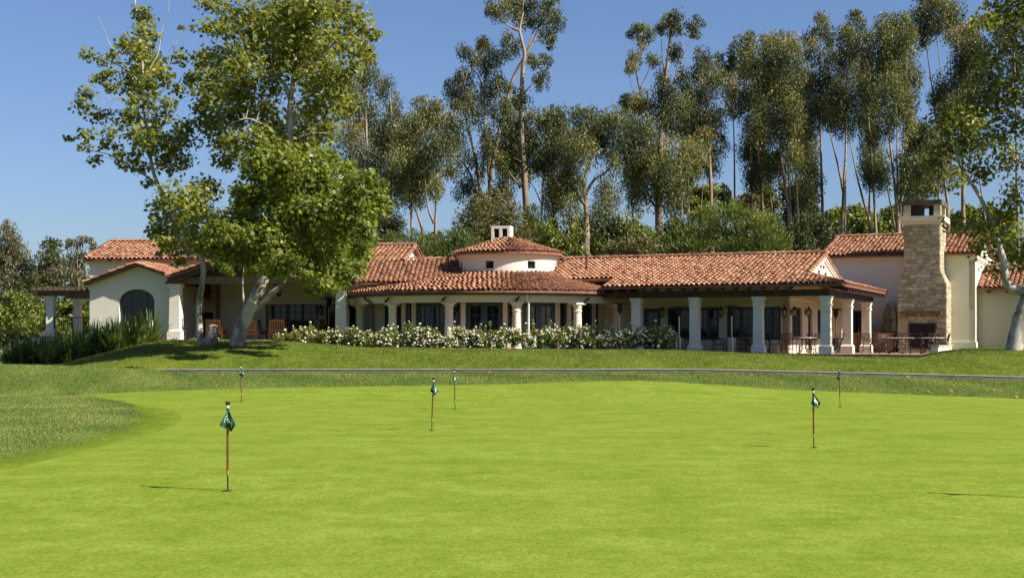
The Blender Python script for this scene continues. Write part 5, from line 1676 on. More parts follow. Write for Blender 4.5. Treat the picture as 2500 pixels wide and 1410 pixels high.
# stump joined at the foot of it
p = W(516, 850, 56.4); gz = ground(p.x, p.y)
t = thing('tree_stump', 'short cut off sycamore stub beside the slender trunk', 'stump', (p.x, p.y, gz))
mb = MB(); mb.tube([(0, 0, -.2), (.02, 0, .25), (.06, 0, .6), (.085, -.02, .78)], [.27, .24, .21, .17], 12); mb.build('stub', M['bark_syc'], t, local=True, smooth=True)
S2_tr = [(37, [(575, 846), (590, 800), (607, 760), (622, 728), (640, 690), (655, 655), (668, 610), (682, 560), (692, 500), (699, 430), (705, 360), (708, 300), (711, 250), (717, 200), (722, 140), (727, 80), (730, 20), (732, -40)]),
         (22, [(608, 760), (640, 738), (668, 712), (690, 690), (700, 668), (715, 640), (745, 600), (785, 545), (830, 500)]), (10, [(606, 762), (596, 738), (592, 700), (594, 660), (600, 620)]),
         (14, [(711, 250), (690, 200), (655, 180), (600, 160), (555, 150)]), (12, [(717, 200), (760, 160), (800, 120), (850, 80), (880, 40)]), (12, [(722, 140), (690, 90), (640, 50), (580, 30), (520, 10)]),
         (14, [(705, 340), (650, 310), (600, 290), (550, 310)]), (12, [(708, 300), (750, 270), (800, 230), (830, 215)]), (16, [(690, 505), (740, 470), (800, 440), (860, 440), (910, 470)]), (14, [(685, 545), (640, 540), (590, 555), (550, 600)])]
S2_bl = [(520, 10, 34, 14), (600, 30, 48, 24), (510, 65, 28, 16), (560, 68, 40, 22), (640, 60, 44, 28), (700, 20, 50, 25), (760, 20, 50, 28), (820, 20, 44, 28), (870, 50, 38, 24), (905, 82, 22, 14), (610, 110, 44, 24), (680, 90, 44, 28), (750, 80, 50, 34), (820, 90, 40, 28), (540, 135, 44, 22), (500, 150, 24, 18), (590, 155, 44, 26), (650, 140, 40, 28), (735, 140, 40, 28), (780, 130, 40, 28), (860, 110, 28, 22), (900, 140, 20, 14),
         (530, 185, 48, 26), (600, 190, 44, 20), (510, 230, 38, 26), (560, 230, 44, 28), (610, 222, 34, 18), (510, 290, 28, 26), (560, 290, 38, 24), (590, 270, 42, 22), (640, 262, 34, 22), (662, 300, 32, 26), (540, 340, 38, 28), (580, 350, 38, 26), (560, 393, 28, 16), (665, 345, 44, 32), (640, 340, 34, 28), (745, 300, 42, 38), (780, 260, 42, 38), (800, 200, 38, 32), (765, 195, 34, 32), (835, 250, 28, 28), (675, 170, 26, 20),
         (735, 355, 44, 30), (690, 385, 40, 30), (800, 330, 25, 25), (725, 60, 40, 34), (730, 115, 40, 30), (700, 125, 30, 26), (745, 20, 44, 30), (690, 50, 34, 30), (670, 220, 26, 22), (850, 170, 26, 24), (470, 200, 18, 14), (480, 260, 16, 14), (715, 175, 30, 16)]
S2_low = [(700, 415, 50, 36), (760, 400, 52, 38), (640, 430, 38, 26), (600, 462, 34, 18), (680, 450, 52, 34), (750, 450, 58, 34), (812, 405, 28, 34), (820, 470, 44, 30), (872, 452, 34, 30), (905, 436, 18, 18), (918, 500, 28, 26), (870, 510, 44, 30), (640, 490, 44, 25), (700, 510, 58, 34), (770, 520, 58, 34), (830, 550, 44, 34), (620, 540, 44, 28), (580, 570, 38, 24), (650, 580, 54, 34), (720, 580, 58, 34), (790, 590, 48, 34), (850, 600, 38, 32), (560, 612, 38, 22), (620, 630, 48, 24), (690, 640, 46, 24), (760, 640, 44, 28), (820, 640, 38, 28), (862, 636, 24, 24), (785, 688, 28, 20), (755, 680, 22, 14), (610, 662, 20, 10), (545, 640, 22, 14), (850, 420, 14, 30), (505, 602, 46, 22), (555, 585, 40, 26), (588, 525, 30, 22), (842, 666, 22, 18), (805, 698, 22, 14), (872, 655, 16, 18), (655, 656, 22, 12), (895, 560, 22, 26), (925, 470, 16, 16), (885, 605, 20, 20), (938, 455, 10, 8), (944, 515, 12, 8), (905, 592, 14, 10), (898, 626, 10, 12), (625, 395, 34, 24), (655, 376, 36, 26), (600, 500, 26, 18), (585, 475, 18, 12), (530, 560, 30, 20), (760, 705, 12, 12), (835, 690, 12, 14), (690, 668, 26, 12), (890, 430, 14, 12), (560, 655, 14, 10)]
make_tree('sycamore_tree', 'broad leafy sycamore with thick forked leaning trunk on the left lawn', 56.0, S2_tr, S2_bl, 202, M['leaf_syc'], M['bark_syc'], 290, .155, .15, STAR, 'syc', .32, limb=5, yoff=2.4, clump=.68, grow=1.22, cl=10, edge=1.5, tshift=-.03)
for o in [x for x in kids([x for x in bpy.data.objects if x.get('label', '').startswith('broad leafy')][0])]:
    s2root = o.parent
rng = np.random.default_rng(303)
V, Fc, T = cloud(rng, S2_low, 53.9, 470, .17, .135, STAR, 'syc', yoff=2.4, clump=.6, grow=1.16, cl=12, edge=1.5, tshift=-.10)
o = np_obj('crown', V, Fc, M['leaf_syc_low'], s2root, T); o['label'] = 'brighter denser lower part of the crown'
# ---- right sycamore, partly beyond the frame
S3_tr = [(46, [(2474, 850), (2484, 800), (2500, 750), (2520, 700), (2545, 640), (2560, 560), (2565, 450), (2560, 300), (2550, 150), (2545, 0), (2540, -150)]),
         (32, [(2515, 708), (2488, 708), (2466, 702), (2456, 685), (2452, 650), (2440, 600), (2424, 555), (2405, 505), (2380, 460), (2352, 420), (2335, 380)]),
         (18, [(2560, 300), (2510, 260), (2460, 215), (2420, 190)]), (16, [(2550, 150), (2500, 120), (2450, 90), (2410, 50)]), (14, [(2424, 555), (2450, 500), (2480, 470)]), (12, [(2562, 420), (2500, 400), (2440, 360), (2390, 340)])]
S3_bl = [(2310, 300, 38, 36), (2350, 300, 48, 36), (2320, 350, 44, 42), (2290, 392, 24, 32), (2370, 360, 44, 42), (2420, 330, 44, 36), (2390, 420, 38, 28), (2330, 440, 24, 24), (2460, 380, 38, 36), (2480, 480, 30, 36), (2440, 525, 34, 32), (2400, 562, 38, 22), (2352, 548, 44, 18), (2440, 600, 38, 36), (2392, 606, 24, 18), (2480, 620, 30, 28), (2425, 655, 24, 16), (2470, 560, 30, 30),
         (2440, 30, 56, 32), (2400, 52, 38, 24), (2480, 100, 40, 36), (2430, 130, 44, 36), (2412, 190, 42, 40), (2470, 200, 44, 42), (2432, 262, 48, 36), (2485, 300, 36, 36), (2380, 250, 30, 30), (2500, 20, 50, 40),
         (2540, 60, 60, 50), (2600, 130, 70, 55), (2560, 230, 60, 55), (2640, 260, 70, 60), (2600, 360, 70, 60), (2680, 420, 70, 55), (2600, 480, 60, 45), (2560, 560, 40, 30), (2660, 540, 60, 40), (2540, -60, 80, 60), (2640, 0, 80, 60), (2450, -60, 60, 40), (2700, 150, 60, 60), (2580, -140, 70, 50), (2740, 320, 60, 60)]
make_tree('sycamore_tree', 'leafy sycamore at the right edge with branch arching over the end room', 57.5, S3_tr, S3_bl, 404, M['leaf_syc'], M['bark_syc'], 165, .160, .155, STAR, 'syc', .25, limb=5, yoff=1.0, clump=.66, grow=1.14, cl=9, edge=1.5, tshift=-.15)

# ---- eucalyptus row
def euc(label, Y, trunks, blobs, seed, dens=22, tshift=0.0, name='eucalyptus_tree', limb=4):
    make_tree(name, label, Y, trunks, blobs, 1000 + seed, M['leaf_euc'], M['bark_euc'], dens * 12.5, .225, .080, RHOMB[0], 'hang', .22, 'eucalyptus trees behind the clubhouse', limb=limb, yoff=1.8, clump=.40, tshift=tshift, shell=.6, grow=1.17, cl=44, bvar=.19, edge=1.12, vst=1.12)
E = euc
E('slim eucalyptus rising just right of the broad sycamore top', 106, [(12, [(900, 600), (898, 450), (895, 330), (890, 220), (888, 130)])],
  [(888, 128, 26, 42), (897, 185, 34, 34), (852, 223, 38, 46), (891, 283, 48, 48), (807, 180, 28, 28), (850, 335, 48, 40), (890, 390, 40, 45), (860, 440, 36, 45), (905, 470, 30, 40), (880, 530, 40, 40)], 1)
E('rounded eucalyptus between the slim one and the pale twin trunks', 110, [(13, [(945, 600), (948, 450), (955, 300), (950, 215)]), (7, [(925, 600), (918, 420), (925, 330)])],
  [(944, 214, 22, 28), (960, 262, 24, 30), (963, 318, 40, 38), (936, 368, 40, 46), (927, 330, 30, 35), (945, 430, 36, 45), (935, 500, 36, 45), (960, 555, 30, 35), (975, 400, 26, 30)], 2)
E('eucalyptus with pale stems leaning left near the shrubs', 104, [(10, [(1033, 600), (1028, 550), (1012, 505), (996, 470), (985, 400)])],
  [(1023, 302, 40, 36), (1035, 268, 32, 32), (980, 330, 34, 36), (1019, 357, 42, 42), (980, 400, 38, 46), (995, 470, 36, 40), (970, 450, 30, 40), (1000, 420, 36, 40)], 3)
E('eucalyptus with a pale forked trunk left of the tall gap of sky', 102, [(11, [(1064, 600), (1063, 555), (1066, 470), (1070, 400), (1072, 300)]), (8, [(1060, 545), (1046, 510), (1039, 460), (1036, 400)])],
  [(1070, 258, 18, 18), (1078, 302, 42, 34), (1110, 318, 36, 38), (1070, 357, 42, 42), (1098, 413, 28, 28), (1039, 430, 42, 46), (1067, 457, 18, 30), (1100, 352, 28, 32), (1046, 380, 30, 30)], 4)
E('eucalyptus with smooth pale trunk curving left above the olive coloured bush', 112, [(14, [(1174, 560), (1172, 470), (1165, 410), (1155, 360), (1146, 325), (1138, 280), (1134, 200)]), (9, [(1166, 480), (1150, 430), (1132, 400), (1116, 385)])],
  [(1134, 127, 22, 22), (1174, 107, 18, 18), (1138, 190, 28, 24), (1106, 222, 26, 28), (1134, 238, 38, 28), (1146, 278, 34, 28), (1138, 381, 26, 26), (1138, 455, 36, 34), (1174, 413, 18, 28), (1108, 258, 18, 18)], 5, 20)
E('eucalyptus with straight reddish trunk and separate round leaf clumps', 114, [(15, [(1197, 560), (1196, 457), (1190, 380), (1184, 310), (1184, 250), (1185, 180)]), (6, [(1185, 240), (1170, 190), (1150, 165)])],
  [(1186, 115, 18, 24), (1186, 159, 30, 32), (1186, 238, 40, 36), (1194, 330, 24, 38), (1194, 365, 28, 30), (1214, 198, 20, 26), (1218, 135, 30, 24), (1234, 91, 18, 20), (1257, 115, 20, 20), (1160, 140, 18, 18)], 6, 20)
E('tall eucalyptus whose bare trunk leans right to the very top', 112, [(13, [(1196, 560), (1198, 430), (1215, 340), (1234, 260), (1253, 190), (1285, 131), (1305, 95), (1318, 55), (1331, 0), (1340, -40)]), (6, [(1234, 255), (1222, 235), (1212, 200)]), (5, [(1285, 131), (1298, 90), (1312, 40), (1310, -10)])],
  [(1226, 278, 24, 32), (1249, 254, 26, 24), (1222, 389, 24, 32), (1337, 75, 22, 26), (1361, 44, 20, 28), (1321, 44, 28, 28), (1340, 10, 26, 22), (1345, 100, 14, 16), (1240, 215, 18, 18)], 7, 20)
E('tallest eucalyptus with thick rust brown trunk above the drum roof', 108, [(20, [(1288, 600), (1285, 500), (1278, 400), (1273, 318), (1274, 240), (1277, 159), (1281, 131), (1274, 100), (1269, 71), (1276, 30), (1278, -30)]), (8, [(1272, 455), (1250, 430), (1235, 405)]), (7, [(1269, 75), (1245, 65), (1225, 50), (1212, 25)]), (6, [(1274, 235), (1300, 205), (1318, 190)])],
  [(1277, 238, 24, 28), (1297, 290, 34, 28), (1321, 190, 20, 26), (1329, 147, 18, 16), (1301, 151, 20, 20), (1253, 338, 40, 50), (1297, 341, 36, 36), (1257, 392, 34, 38), (1269, 32, 24, 34), (1253, 8, 28, 28), (1218, 24, 28, 26), (1194, 20, 18, 18), (1289, 55, 14, 18), (1300, 10, 20, 24), (1285, 420, 26, 34)], 8, 22)
E('drooping eucalyptus with slim grey trunk right of the drum', 104, [(9, [(1322, 600), (1322, 550), (1325, 470), (1330, 400), (1340, 330)]), (5, [(1323, 500), (1305, 460), (1290, 440)])],
  [(1309, 393, 32, 36), (1361, 286, 38, 32), (1349, 330, 38, 38), (1369, 369, 36, 38), (1337, 392, 36, 28), (1365, 462, 38, 44), (1357, 505, 32, 38), (1340, 300, 28, 30), (1385, 420, 28, 40), (1300, 350, 24, 26)], 9)
E('gnarled eucalyptus with twisting bare limbs and weeping foliage', 100, [(20, [(1430, 620), (1432, 556), (1430, 500), (1426, 445), (1440, 400), (1446, 350), (1440, 310)]), (11, [(1430, 500), (1408, 470), (1404, 430), (1392, 400), (1400, 370)]), (11, [(1428, 480), (1450, 440), (1480, 420), (1502, 390)]), (9, [(1436, 540), (1470, 500), (1510, 470)])],
  [(1428, 278, 34, 24), (1432, 316, 50, 36), (1416, 362, 40, 46), (1466, 355, 38, 40), (1462, 310, 34, 36), (1502, 286, 34, 26), (1502, 330, 30, 40), (1482, 469, 32, 46), (1470, 530, 40, 44), (1450, 580, 44, 34), (1410, 450, 20, 30), (1500, 400, 20, 26), (1400, 540, 24, 40)], 10, 21, -.06)
E('spindly eucalyptus with thin leaning stem and small tufts at the top', 118, [(10, [(1604, 470), (1600, 400), (1590, 330), (1575, 265), (1561, 215), (1550, 160), (1545, 115)]), (4, [(1562, 220), (1580, 180), (1592, 150)]), (4, [(1570, 250), (1545, 220), (1538, 185)]), (4, [(1550, 160), (1570, 110), (1575, 85)])],
  [(1553, 75, 24, 17), (1581, 83, 19, 17), (1565, 64, 18, 13), (1549, 143, 19, 19), (1541, 163, 19, 17), (1593, 147, 20, 18), (1568, 105, 14, 16), (1560, 240, 26, 24), (1535, 250, 18, 20), (1600, 430, 22, 40)], 11, 22)
E('wide eucalyptus with thick trunk and umbrella top left of the big pine shrub', 108, [(24, [(1608, 640), (1609, 528), (1610, 440), (1612, 360), (1618, 270), (1625, 191), (1632, 130), (1637, 79)]), (7, [(1612, 330), (1640, 240), (1660, 170), (1684, 95)]), (5, [(1625, 191), (1617, 140), (1615, 90)]), (5, [(1645, 205), (1655, 150), (1655, 90)]), (7, [(1608, 520), (1585, 480), (1570, 450)]), (6, [(1660, 600), (1665, 500), (1660, 400)])],
  [(1617, 60, 21, 17), (1653, 44, 19, 21), (1649, 71, 26, 17), (1696, 60, 24, 19), (1696, 83, 17, 13), (1630, 52, 20, 17), (1649, 131, 22, 26), (1613, 191, 18, 23), (1668, 187, 18, 23), (1621, 226, 33, 33), (1657, 254, 38, 34), (1609, 270, 36, 36), (1649, 302, 42, 38), (1557, 254, 36, 28), (1530, 250, 18, 18), (1545, 330, 33, 33), (1537, 377, 40, 38), (1553, 429, 33, 42), (1617, 377, 46, 54), (1641, 429, 46, 54), (1672, 377, 28, 38), (1610, 470, 40, 40), (1650, 490, 34, 40), (1580, 320, 30, 40), (1590, 400, 34, 44)], 12, 22, -.04)
E('eucalyptus with egg shaped crown above the big pine shrub', 112, [(15, [(1736, 600), (1736, 500), (1733, 400), (1730, 318), (1722, 220)]), (7, [(1700, 600), (1712, 500), (1718, 430)])],
  [(1716, 143, 23, 26), (1712, 179, 33, 33), (1744, 199, 37, 38), (1704, 238, 28, 28), (1720, 278, 46, 38), (1696, 310, 26, 28), (1724, 334, 28, 24), (1740, 369, 36, 38), (1696, 381, 33, 38), (1690, 420, 24, 30), (1745, 300, 30, 34), (1735, 410, 24, 26)], 13, 22)
E('eucalyptus with a thin straight bare pole trunk beside the sky gap', 120, [(8, [(1794, 600), (1794, 500), (1793, 400), (1791, 300), (1790, 200)])],
  [(1788, 143, 18, 28), (1812, 115, 30, 26), (1827, 95, 20, 19), (1792, 222, 28, 38), (1788, 262, 24, 28), (1808, 175, 28, 28), (1760, 143, 14, 18), (1770, 180, 20, 26)], 14, 22)
E('dark narrow eucalyptus with slanting foliage right of the bare pole trunk', 116, [(11, [(1866, 620), (1863, 520), (1853, 400), (1845, 290), (1839, 207)]), (6, [(1840, 600), (1836, 480), (1832, 360)]), (6, [(1895, 600), (1884, 500), (1872, 420)])],
  [(1831, 143, 33, 33), (1839, 175, 36, 36), (1827, 254, 32, 46), (1847, 310, 32, 38), (1831, 358, 32, 46), (1843, 400, 30, 46), (1863, 350, 22, 34), (1850, 225, 26, 34), (1835, 440, 26, 36), (1872, 410, 16, 30)], 15, 22)
E('golden topped eucalyptus with three slim stems above the right wing ridge', 112, [(13, [(1930, 620), (1925, 520), (1912, 420), (1903, 340), (1895, 200)]), (10, [(1935, 620), (1931, 540), (1926, 440), (1925, 350), (1922, 200)]), (11, [(1947, 620), (1947, 516), (1943, 430), (1939, 350), (1930, 240)])],
  [(1887, 107, 38, 28), (1919, 107, 38, 26), (1943, 123, 21, 21), (1879, 147, 37, 33), (1919, 151, 42, 38), (1883, 191, 42, 38), (1923, 207, 42, 46), (1899, 246, 42, 46), (1927, 278, 36, 46), (1891, 302, 33, 42), (1923, 338, 40, 46), (1907, 410, 24, 40), (1945, 390, 26, 40), (1950, 180, 20, 30), (1890, 400, 20, 36)], 16, 22, .06)
E('eucalyptus with pointed top and straight thin stem near the tall block ridge', 118, [(11, [(2009, 620), (2009, 556), (2006, 430), (2003, 318), (2001, 220), (2002, 120)])],
  [(2007, 44, 17, 17), (2007, 71, 22, 26), (1980, 91, 23, 24), (1984, 123, 26, 28), (2027, 99, 16, 18), (2031, 135, 23, 32), (2011, 191, 40, 38), (1964, 210, 28, 28), (2007, 238, 36, 42), (1992, 270, 38, 38), (2027, 258, 32, 42), (1975, 330, 28, 50), (1968, 400, 28, 50), (1985, 450, 26, 40), (1965, 480, 28, 45)], 17, 22)
E('tall pointed eucalyptus with a fan of three bare stems', 114, [(12, [(2053, 620), (2056, 556), (2060, 450), (2064, 380), (2066, 250), (2070, 119)]), (8, [(2060, 470), (2045, 400), (2030, 340), (2024, 310)]), (11, [(2132, 620), (2127, 556), (2108, 490), (2095, 441), (2082, 380), (2071, 330)]), (7, [(2062, 600), (2064, 500), (2066, 400)])],
  [(2087, 32, 17, 15), (2087, 60, 26, 28), (2067, 87, 26, 28), (2071, 119, 28, 38), (2067, 167, 28, 38), (2055, 226, 28, 38), (2051, 262, 40, 40), (2071, 302, 33, 38), (2095, 110, 16, 26), (2030, 290, 22, 26)], 18, 22)
E('slim eucalyptus filling the gap left of the largest crown', 122, [(9, [(2140, 620), (2136, 520), (2128, 400), (2120, 280), (2115, 180)])],
  [(2119, 95, 19, 21), (2111, 131, 23, 36), (2107, 179, 28, 46), (2111, 238, 36, 50), (2131, 278, 28, 34), (2142, 389, 36, 42), (2119, 421, 24, 34), (2154, 437, 28, 38), (2135, 330, 20, 30)], 19, 22)
E('largest eucalyptus with several close stems left of the stone chimney', 110, [(13, [(2194, 640), (2194, 556), (2186, 470), (2178, 397), (2170, 310), (2166, 246)]), (10, [(2196, 600), (2198, 500), (2202, 397), (2208, 300), (2212, 200)]), (9, [(2192, 560), (2191, 450), (2190, 330), (2188, 200)]), (8, [(2200, 560), (2210, 480), (2222, 400)]), (6, [(2186, 560), (2170, 480), (2158, 420)])],
  [(2174, 56, 33, 24), (2210, 48, 17, 19), (2162, 79, 30, 38), (2198, 87, 37, 38), (2218, 91, 20, 28), (2166, 135, 37, 42), (2202, 135, 42, 42), (2162, 183, 42, 46), (2210, 191, 37, 46), (2178, 222, 46, 38), (2214, 246, 28, 32), (2194, 272, 32, 36), (2210, 405, 28, 28), (2210, 441, 26, 28), (2165, 300, 24, 40), (2215, 310, 20, 40)], 20, 24)
E('dark feathery eucalyptus reaching the picture top right of the largest crown', 116, [(10, [(2290, 620), (2292, 500), (2290, 380), (2282, 260), (2272, 190), (2262, 110)]), (7, [(2290, 380), (2304, 280), (2298, 190), (2286, 80)]), (6, [(2320, 300), (2322, 200), (2320, 80)])],
  [(2258, 24, 33, 28), (2289, 12, 38, 24), (2321, 20, 36, 36), (2250, 60, 33, 33), (2285, 60, 33, 33), (2321, 52, 28, 28), (2258, 91, 23, 28), (2321, 95, 18, 24), (2301, 222, 28, 46), (2289, 240, 23, 28), (2265, -20, 40, 26), (2310, 290, 28, 40)], 21, 22)
E('eucalyptus behind the stone chimney cap with low hanging foliage', 112, [(14, [(2313, 620), (2313, 496), (2300, 420), (2280, 360)]), (8, [(2250, 620), (2252, 500), (2255, 400)])],
  [(2242, 326, 33, 33), (2250, 369, 42, 42), (2246, 413, 38, 42), (2278, 437, 38, 33), (2289, 389, 33, 42), (2258, 457, 28, 28), (2270, 330, 30, 30), (2310, 400, 26, 40)], 22, 22)
E('reddish leaved eucalyptus partly behind the right edge sycamore', 114, [(16, [(2350, 640), (2352, 520), (2350, 380), (2356, 240), (2365, 120)]), (14, [(2486, 700), (2484, 560), (2482, 400), (2478, 200), (2472, 40)]), (9, [(2420, 640), (2400, 500), (2385, 400)])],
  [(2357, 95, 33, 33), (2369, 71, 24, 20), (2377, 119, 33, 38), (2349, 151, 33, 42), (2369, 179, 38, 46), (2349, 222, 38, 42), (2337, 258, 38, 34), (2370, 280, 30, 40), (2400, 150, 30, 40), (2420, 230, 30, 40), (2460, 60, 40, 40), (2490, 150, 36, 40)], 23, 22, .05)

EX_ = [('shaded eucalyptus column filling in left of the pale forked trunk', 126, 1004, 330, 26, 4), ('shaded eucalyptus column behind the tallest rust brown trunk', 130, 1243, 310, 28, 4), ('shaded eucalyptus column left of the gnarled tree', 128, 1392, 330, 24, 4),
       ('shaded eucalyptus column right of the gnarled tree', 130, 1545, 300, 30, 5), ('shaded eucalyptus column between the wide umbrella topped tree and egg shaped crown', 128, 1682, 230, 26, 6), ('shaded eucalyptus column behind the dark slanting foliage', 132, 1862, 200, 24, 6),
       ('shaded eucalyptus column left of the pointed eucalyptus', 130, 1966, 180, 24, 7), ('shaded eucalyptus column right of the fan of bare stems', 134, 2122, 190, 24, 6), ('shaded eucalyptus column behind the largest crown near the chimney', 132, 2236, 330, 26, 4), ('shaded eucalyptus column behind the drooping grey trunk', 132, 1352, 310, 24, 4)]
for k_, (lb_, Y_, px_, y0_, r_, n_) in enumerate(EX_):
    q_ = random.Random(400 + k_)
    E(lb_, Y_, [(9, [(px_ + 3, 620), (px_, 520), (px_ + q_.uniform(-6, 6), 420), (px_, y0_ + 30)])], [(px_ + q_.uniform(-14, 14), y0_ + j_ * 46 + q_.uniform(-8, 8), r_ * q_.uniform(.8, 1.2), 34 * q_.uniform(.85, 1.2)) for j_ in range(n_)], 40 + k_, 22, -.05)

# ---- shrubs and trees between the building and the eucalyptus
def shrub(name, label, Y, blobs, seed, mat, mode='any', dens=48, L=.25, Wd=.11, cat='shrub', trunks=None, group=None, shape=None, **kw):
    px = sum(b[0] for b in blobs) / len(blobs); pym = max(b[1] + b[3] for b in blobs)
    tr = trunks or [(10, [(px, pym), (px, pym - 30), (px + 3, pym - 60)])]
    make_tree(name, label, Y, tr, blobs, 5000 + seed, mat, M['bark_dark'] if trunks is None else M['bark_euc'], dens * (7.5 if mode == 'up' else 4.5), L, Wd * (.55 if mode == 'up' else 1), RHOMB[0] if shape is None else shape, mode, .5, group, cat, limb=3, **kw)
shrub('acacia_bush', 'large rounded olive brown bush behind the drum and white flue', 92, [(1200, 508, 58, 46), (1150, 540, 44, 44), (1243, 530, 46, 44), (1190, 570, 66, 40), (1260, 570, 40, 35), (1130, 580, 30, 30), (1215, 480, 36, 22), (1175, 500, 36, 28), (1280, 600, 36, 30)], 1, M['leaf_olive'], dens=62, L=.22, Wd=.09, cat='bush')
shrub('cypress', 'dark green conifer peeping right of the olive brown bush', 97, [(1303, 530, 18, 34), (1300, 565, 22, 34), (1312, 590, 24, 30)], 2, M['leaf_pine'], 'up', tshift=-.15, cat='tree')
shrub('pine_shrub', 'green pine shrub above the clerestory roof end', 88, [(1000, 590, 38, 28), (970, 608, 30, 24), (985, 625, 36, 18), (1025, 622, 30, 20), (960, 580, 22, 16)], 3, M['leaf_pine'], 'up', dens=30)
shrub('pine_shrub', 'green pine shrub left of the drum below the leaning stems', 87, [(1110, 582, 42, 28), (1050, 602, 38, 28), (1150, 600, 33, 26), (1080, 622, 46, 20), (1140, 575, 24, 18), (1130, 622, 36, 16)], 4, M['leaf_pine'], 'up', dens=30)
shrub('pine_shrub', 'very large bright green pine shrub above the right wing ridge', 88, [(1760, 540, 76, 38), (1700, 560, 56, 38), (1840, 550, 58, 40), (1890, 580, 42, 38), (1650, 592, 46, 33), (1740, 592, 76, 33), (1820, 600, 66, 28), (1790, 520, 40, 22), (1720, 530, 40, 24), (1870, 545, 36, 28), (1690, 600, 50, 25), (1905, 610, 30, 22), (1860, 615, 50, 20)], 5, M['leaf_pine'], 'up', dens=34, tshift=.12, cat='bush')
shrub('olive_shrub', 'dull olive shrub at the left foot of the large pine shrub', 86, [(1520, 600, 33, 23), (1570, 602, 40, 26), (1545, 620, 40, 18), (1600, 615, 36, 20), (1490, 615, 24, 18)], 6, M['leaf_olive'])
shrub('willow_bush', 'pale green feathery bush right of the drum', 93, [(1340, 560, 30, 34), (1370, 590, 34, 30), (1335, 600, 30, 26), (1400, 575, 26, 30), (1400, 610, 40, 22)], 7, M['leaf_bright'], 'hang')
shrub('willow_bush', 'pale green feathery bush behind the gnarled trunk', 97, [(1500, 565, 30, 30), (1530, 545, 34, 34), (1560, 560, 30, 26), (1590, 575, 28, 24), (1540, 590, 40, 22), (1470, 590, 30, 24)], 8, M['leaf_bright'], 'hang', tshift=-.1)
shrub('hill_tree', 'yellow green round tree on the hill behind the egg shaped crown', 175, [(1700, 480, 32, 24), (1740, 470, 34, 22), (1715, 505, 40, 22), (1680, 500, 26, 20)], 9, M['leaf_bright'], dens=26, L=.40, Wd=.24, cat='tree', shape=HEX)
shrub('hill_tree', 'small dark pointed tree on the hill left of the bare pole trunk', 170, [(1772, 462, 9, 14), (1772, 482, 16, 16), (1772, 505, 20, 18)], 10, M['leaf_dark'], dens=14, L=.6, Wd=.3, cat='tree', shape=HEX)
shrub('hill_tree', 'green hill tree right of the bare pole trunk', 180, [(1815, 500, 30, 22), (1845, 490, 34, 26), (1880, 500, 34, 26), (1830, 520, 40, 20), (1870, 470, 24, 20)], 11, M['leaf_olive'], dens=26, L=.40, Wd=.24, cat='tree', shape=HEX)
shrub('hill_tree', 'dark hill tree between the golden topped eucalyptus and the pointed one', 165, [(1935, 470, 34, 34), (1960, 500, 34, 30), (1985, 530, 30, 30), (1940, 520, 36, 30), (1960, 560, 40, 30)], 12, M['leaf_dark'], dens=26, L=.40, Wd=.24, cat='tree', shape=HEX)
shrub('hill_tree', 'yellow green hill tree seen between the fan of bare stems', 160, [(2040, 532, 34, 24), (2025, 560, 34, 24), (2060, 556, 30, 24), (2030, 590, 36, 20)], 13, M['leaf_bright'], dens=26, L=.40, Wd=.24, cat='tree', shape=HEX)
shrub('hill_tree', 'round yellow green hill tree left of the stone chimney', 158, [(2092, 528, 38, 28), (2115, 545, 34, 26), (2080, 565, 40, 22), (2140, 565, 32, 24)], 14, M['leaf_bright'], dens=26, L=.40, Wd=.24, cat='tree', shape=HEX)
shrub('hill_tree', 'pale hill tree directly left of the chimney cap', 168, [(2170, 530, 26, 24), (2195, 520, 26, 20), (2180, 560, 34, 24), (2230, 490, 40, 16)], 15, M['leaf_bright'], dens=26, L=.40, Wd=.24, cat='tree', shape=HEX)
shrub('hill_tree', 'light green tree between the chimney and arching sycamore branch', 120, [(2350, 535, 36, 22), (2385, 520, 34, 24), (2410, 555, 36, 24), (2340, 560, 30, 18), (2440, 540, 30, 26)], 16, M['leaf_bright'], dens=18, L=.5, Wd=.25, cat='tree', shape=HEX)
for k, (x, lb) in enumerate(((885, 'dark undergrowth shrub behind the clerestory roof at its left'), (940, 'dark undergrowth shrub behind the antenna mast'), (1330, 'dark undergrowth shrub under the drooping eucalyptus'), (1420, 'dark undergrowth shrub at the gnarled trunk foot'),
                           (1640, 'dark undergrowth shrub at the foot of the wide eucalyptus'), (1955, 'dark undergrowth shrub right of the large pine shrub'), (1995, 'dark undergrowth shrub left of the tall block roof'))):
    shrub('undergrowth_shrub', lb, 100 + k, [(x, 590, 44, 34), (x + 22, 612, 40, 26), (x - 22, 615, 40, 24), (x + 5, 555, 34, 30)], 20 + k, M['leaf_dark'])
shrub('undergrowth_tree', 'dark tree glimpsed behind the sycamore lower crown', 98, [(700, 560, 60, 46), (640, 580, 50, 40), (780, 560, 60, 50), (840, 575, 50, 40), (600, 610, 40, 28), (720, 610, 60, 28), (810, 510, 40, 36), (590, 560, 26, 36), (625, 545, 24, 26)], 30, M['leaf_dark'], cat='tree')
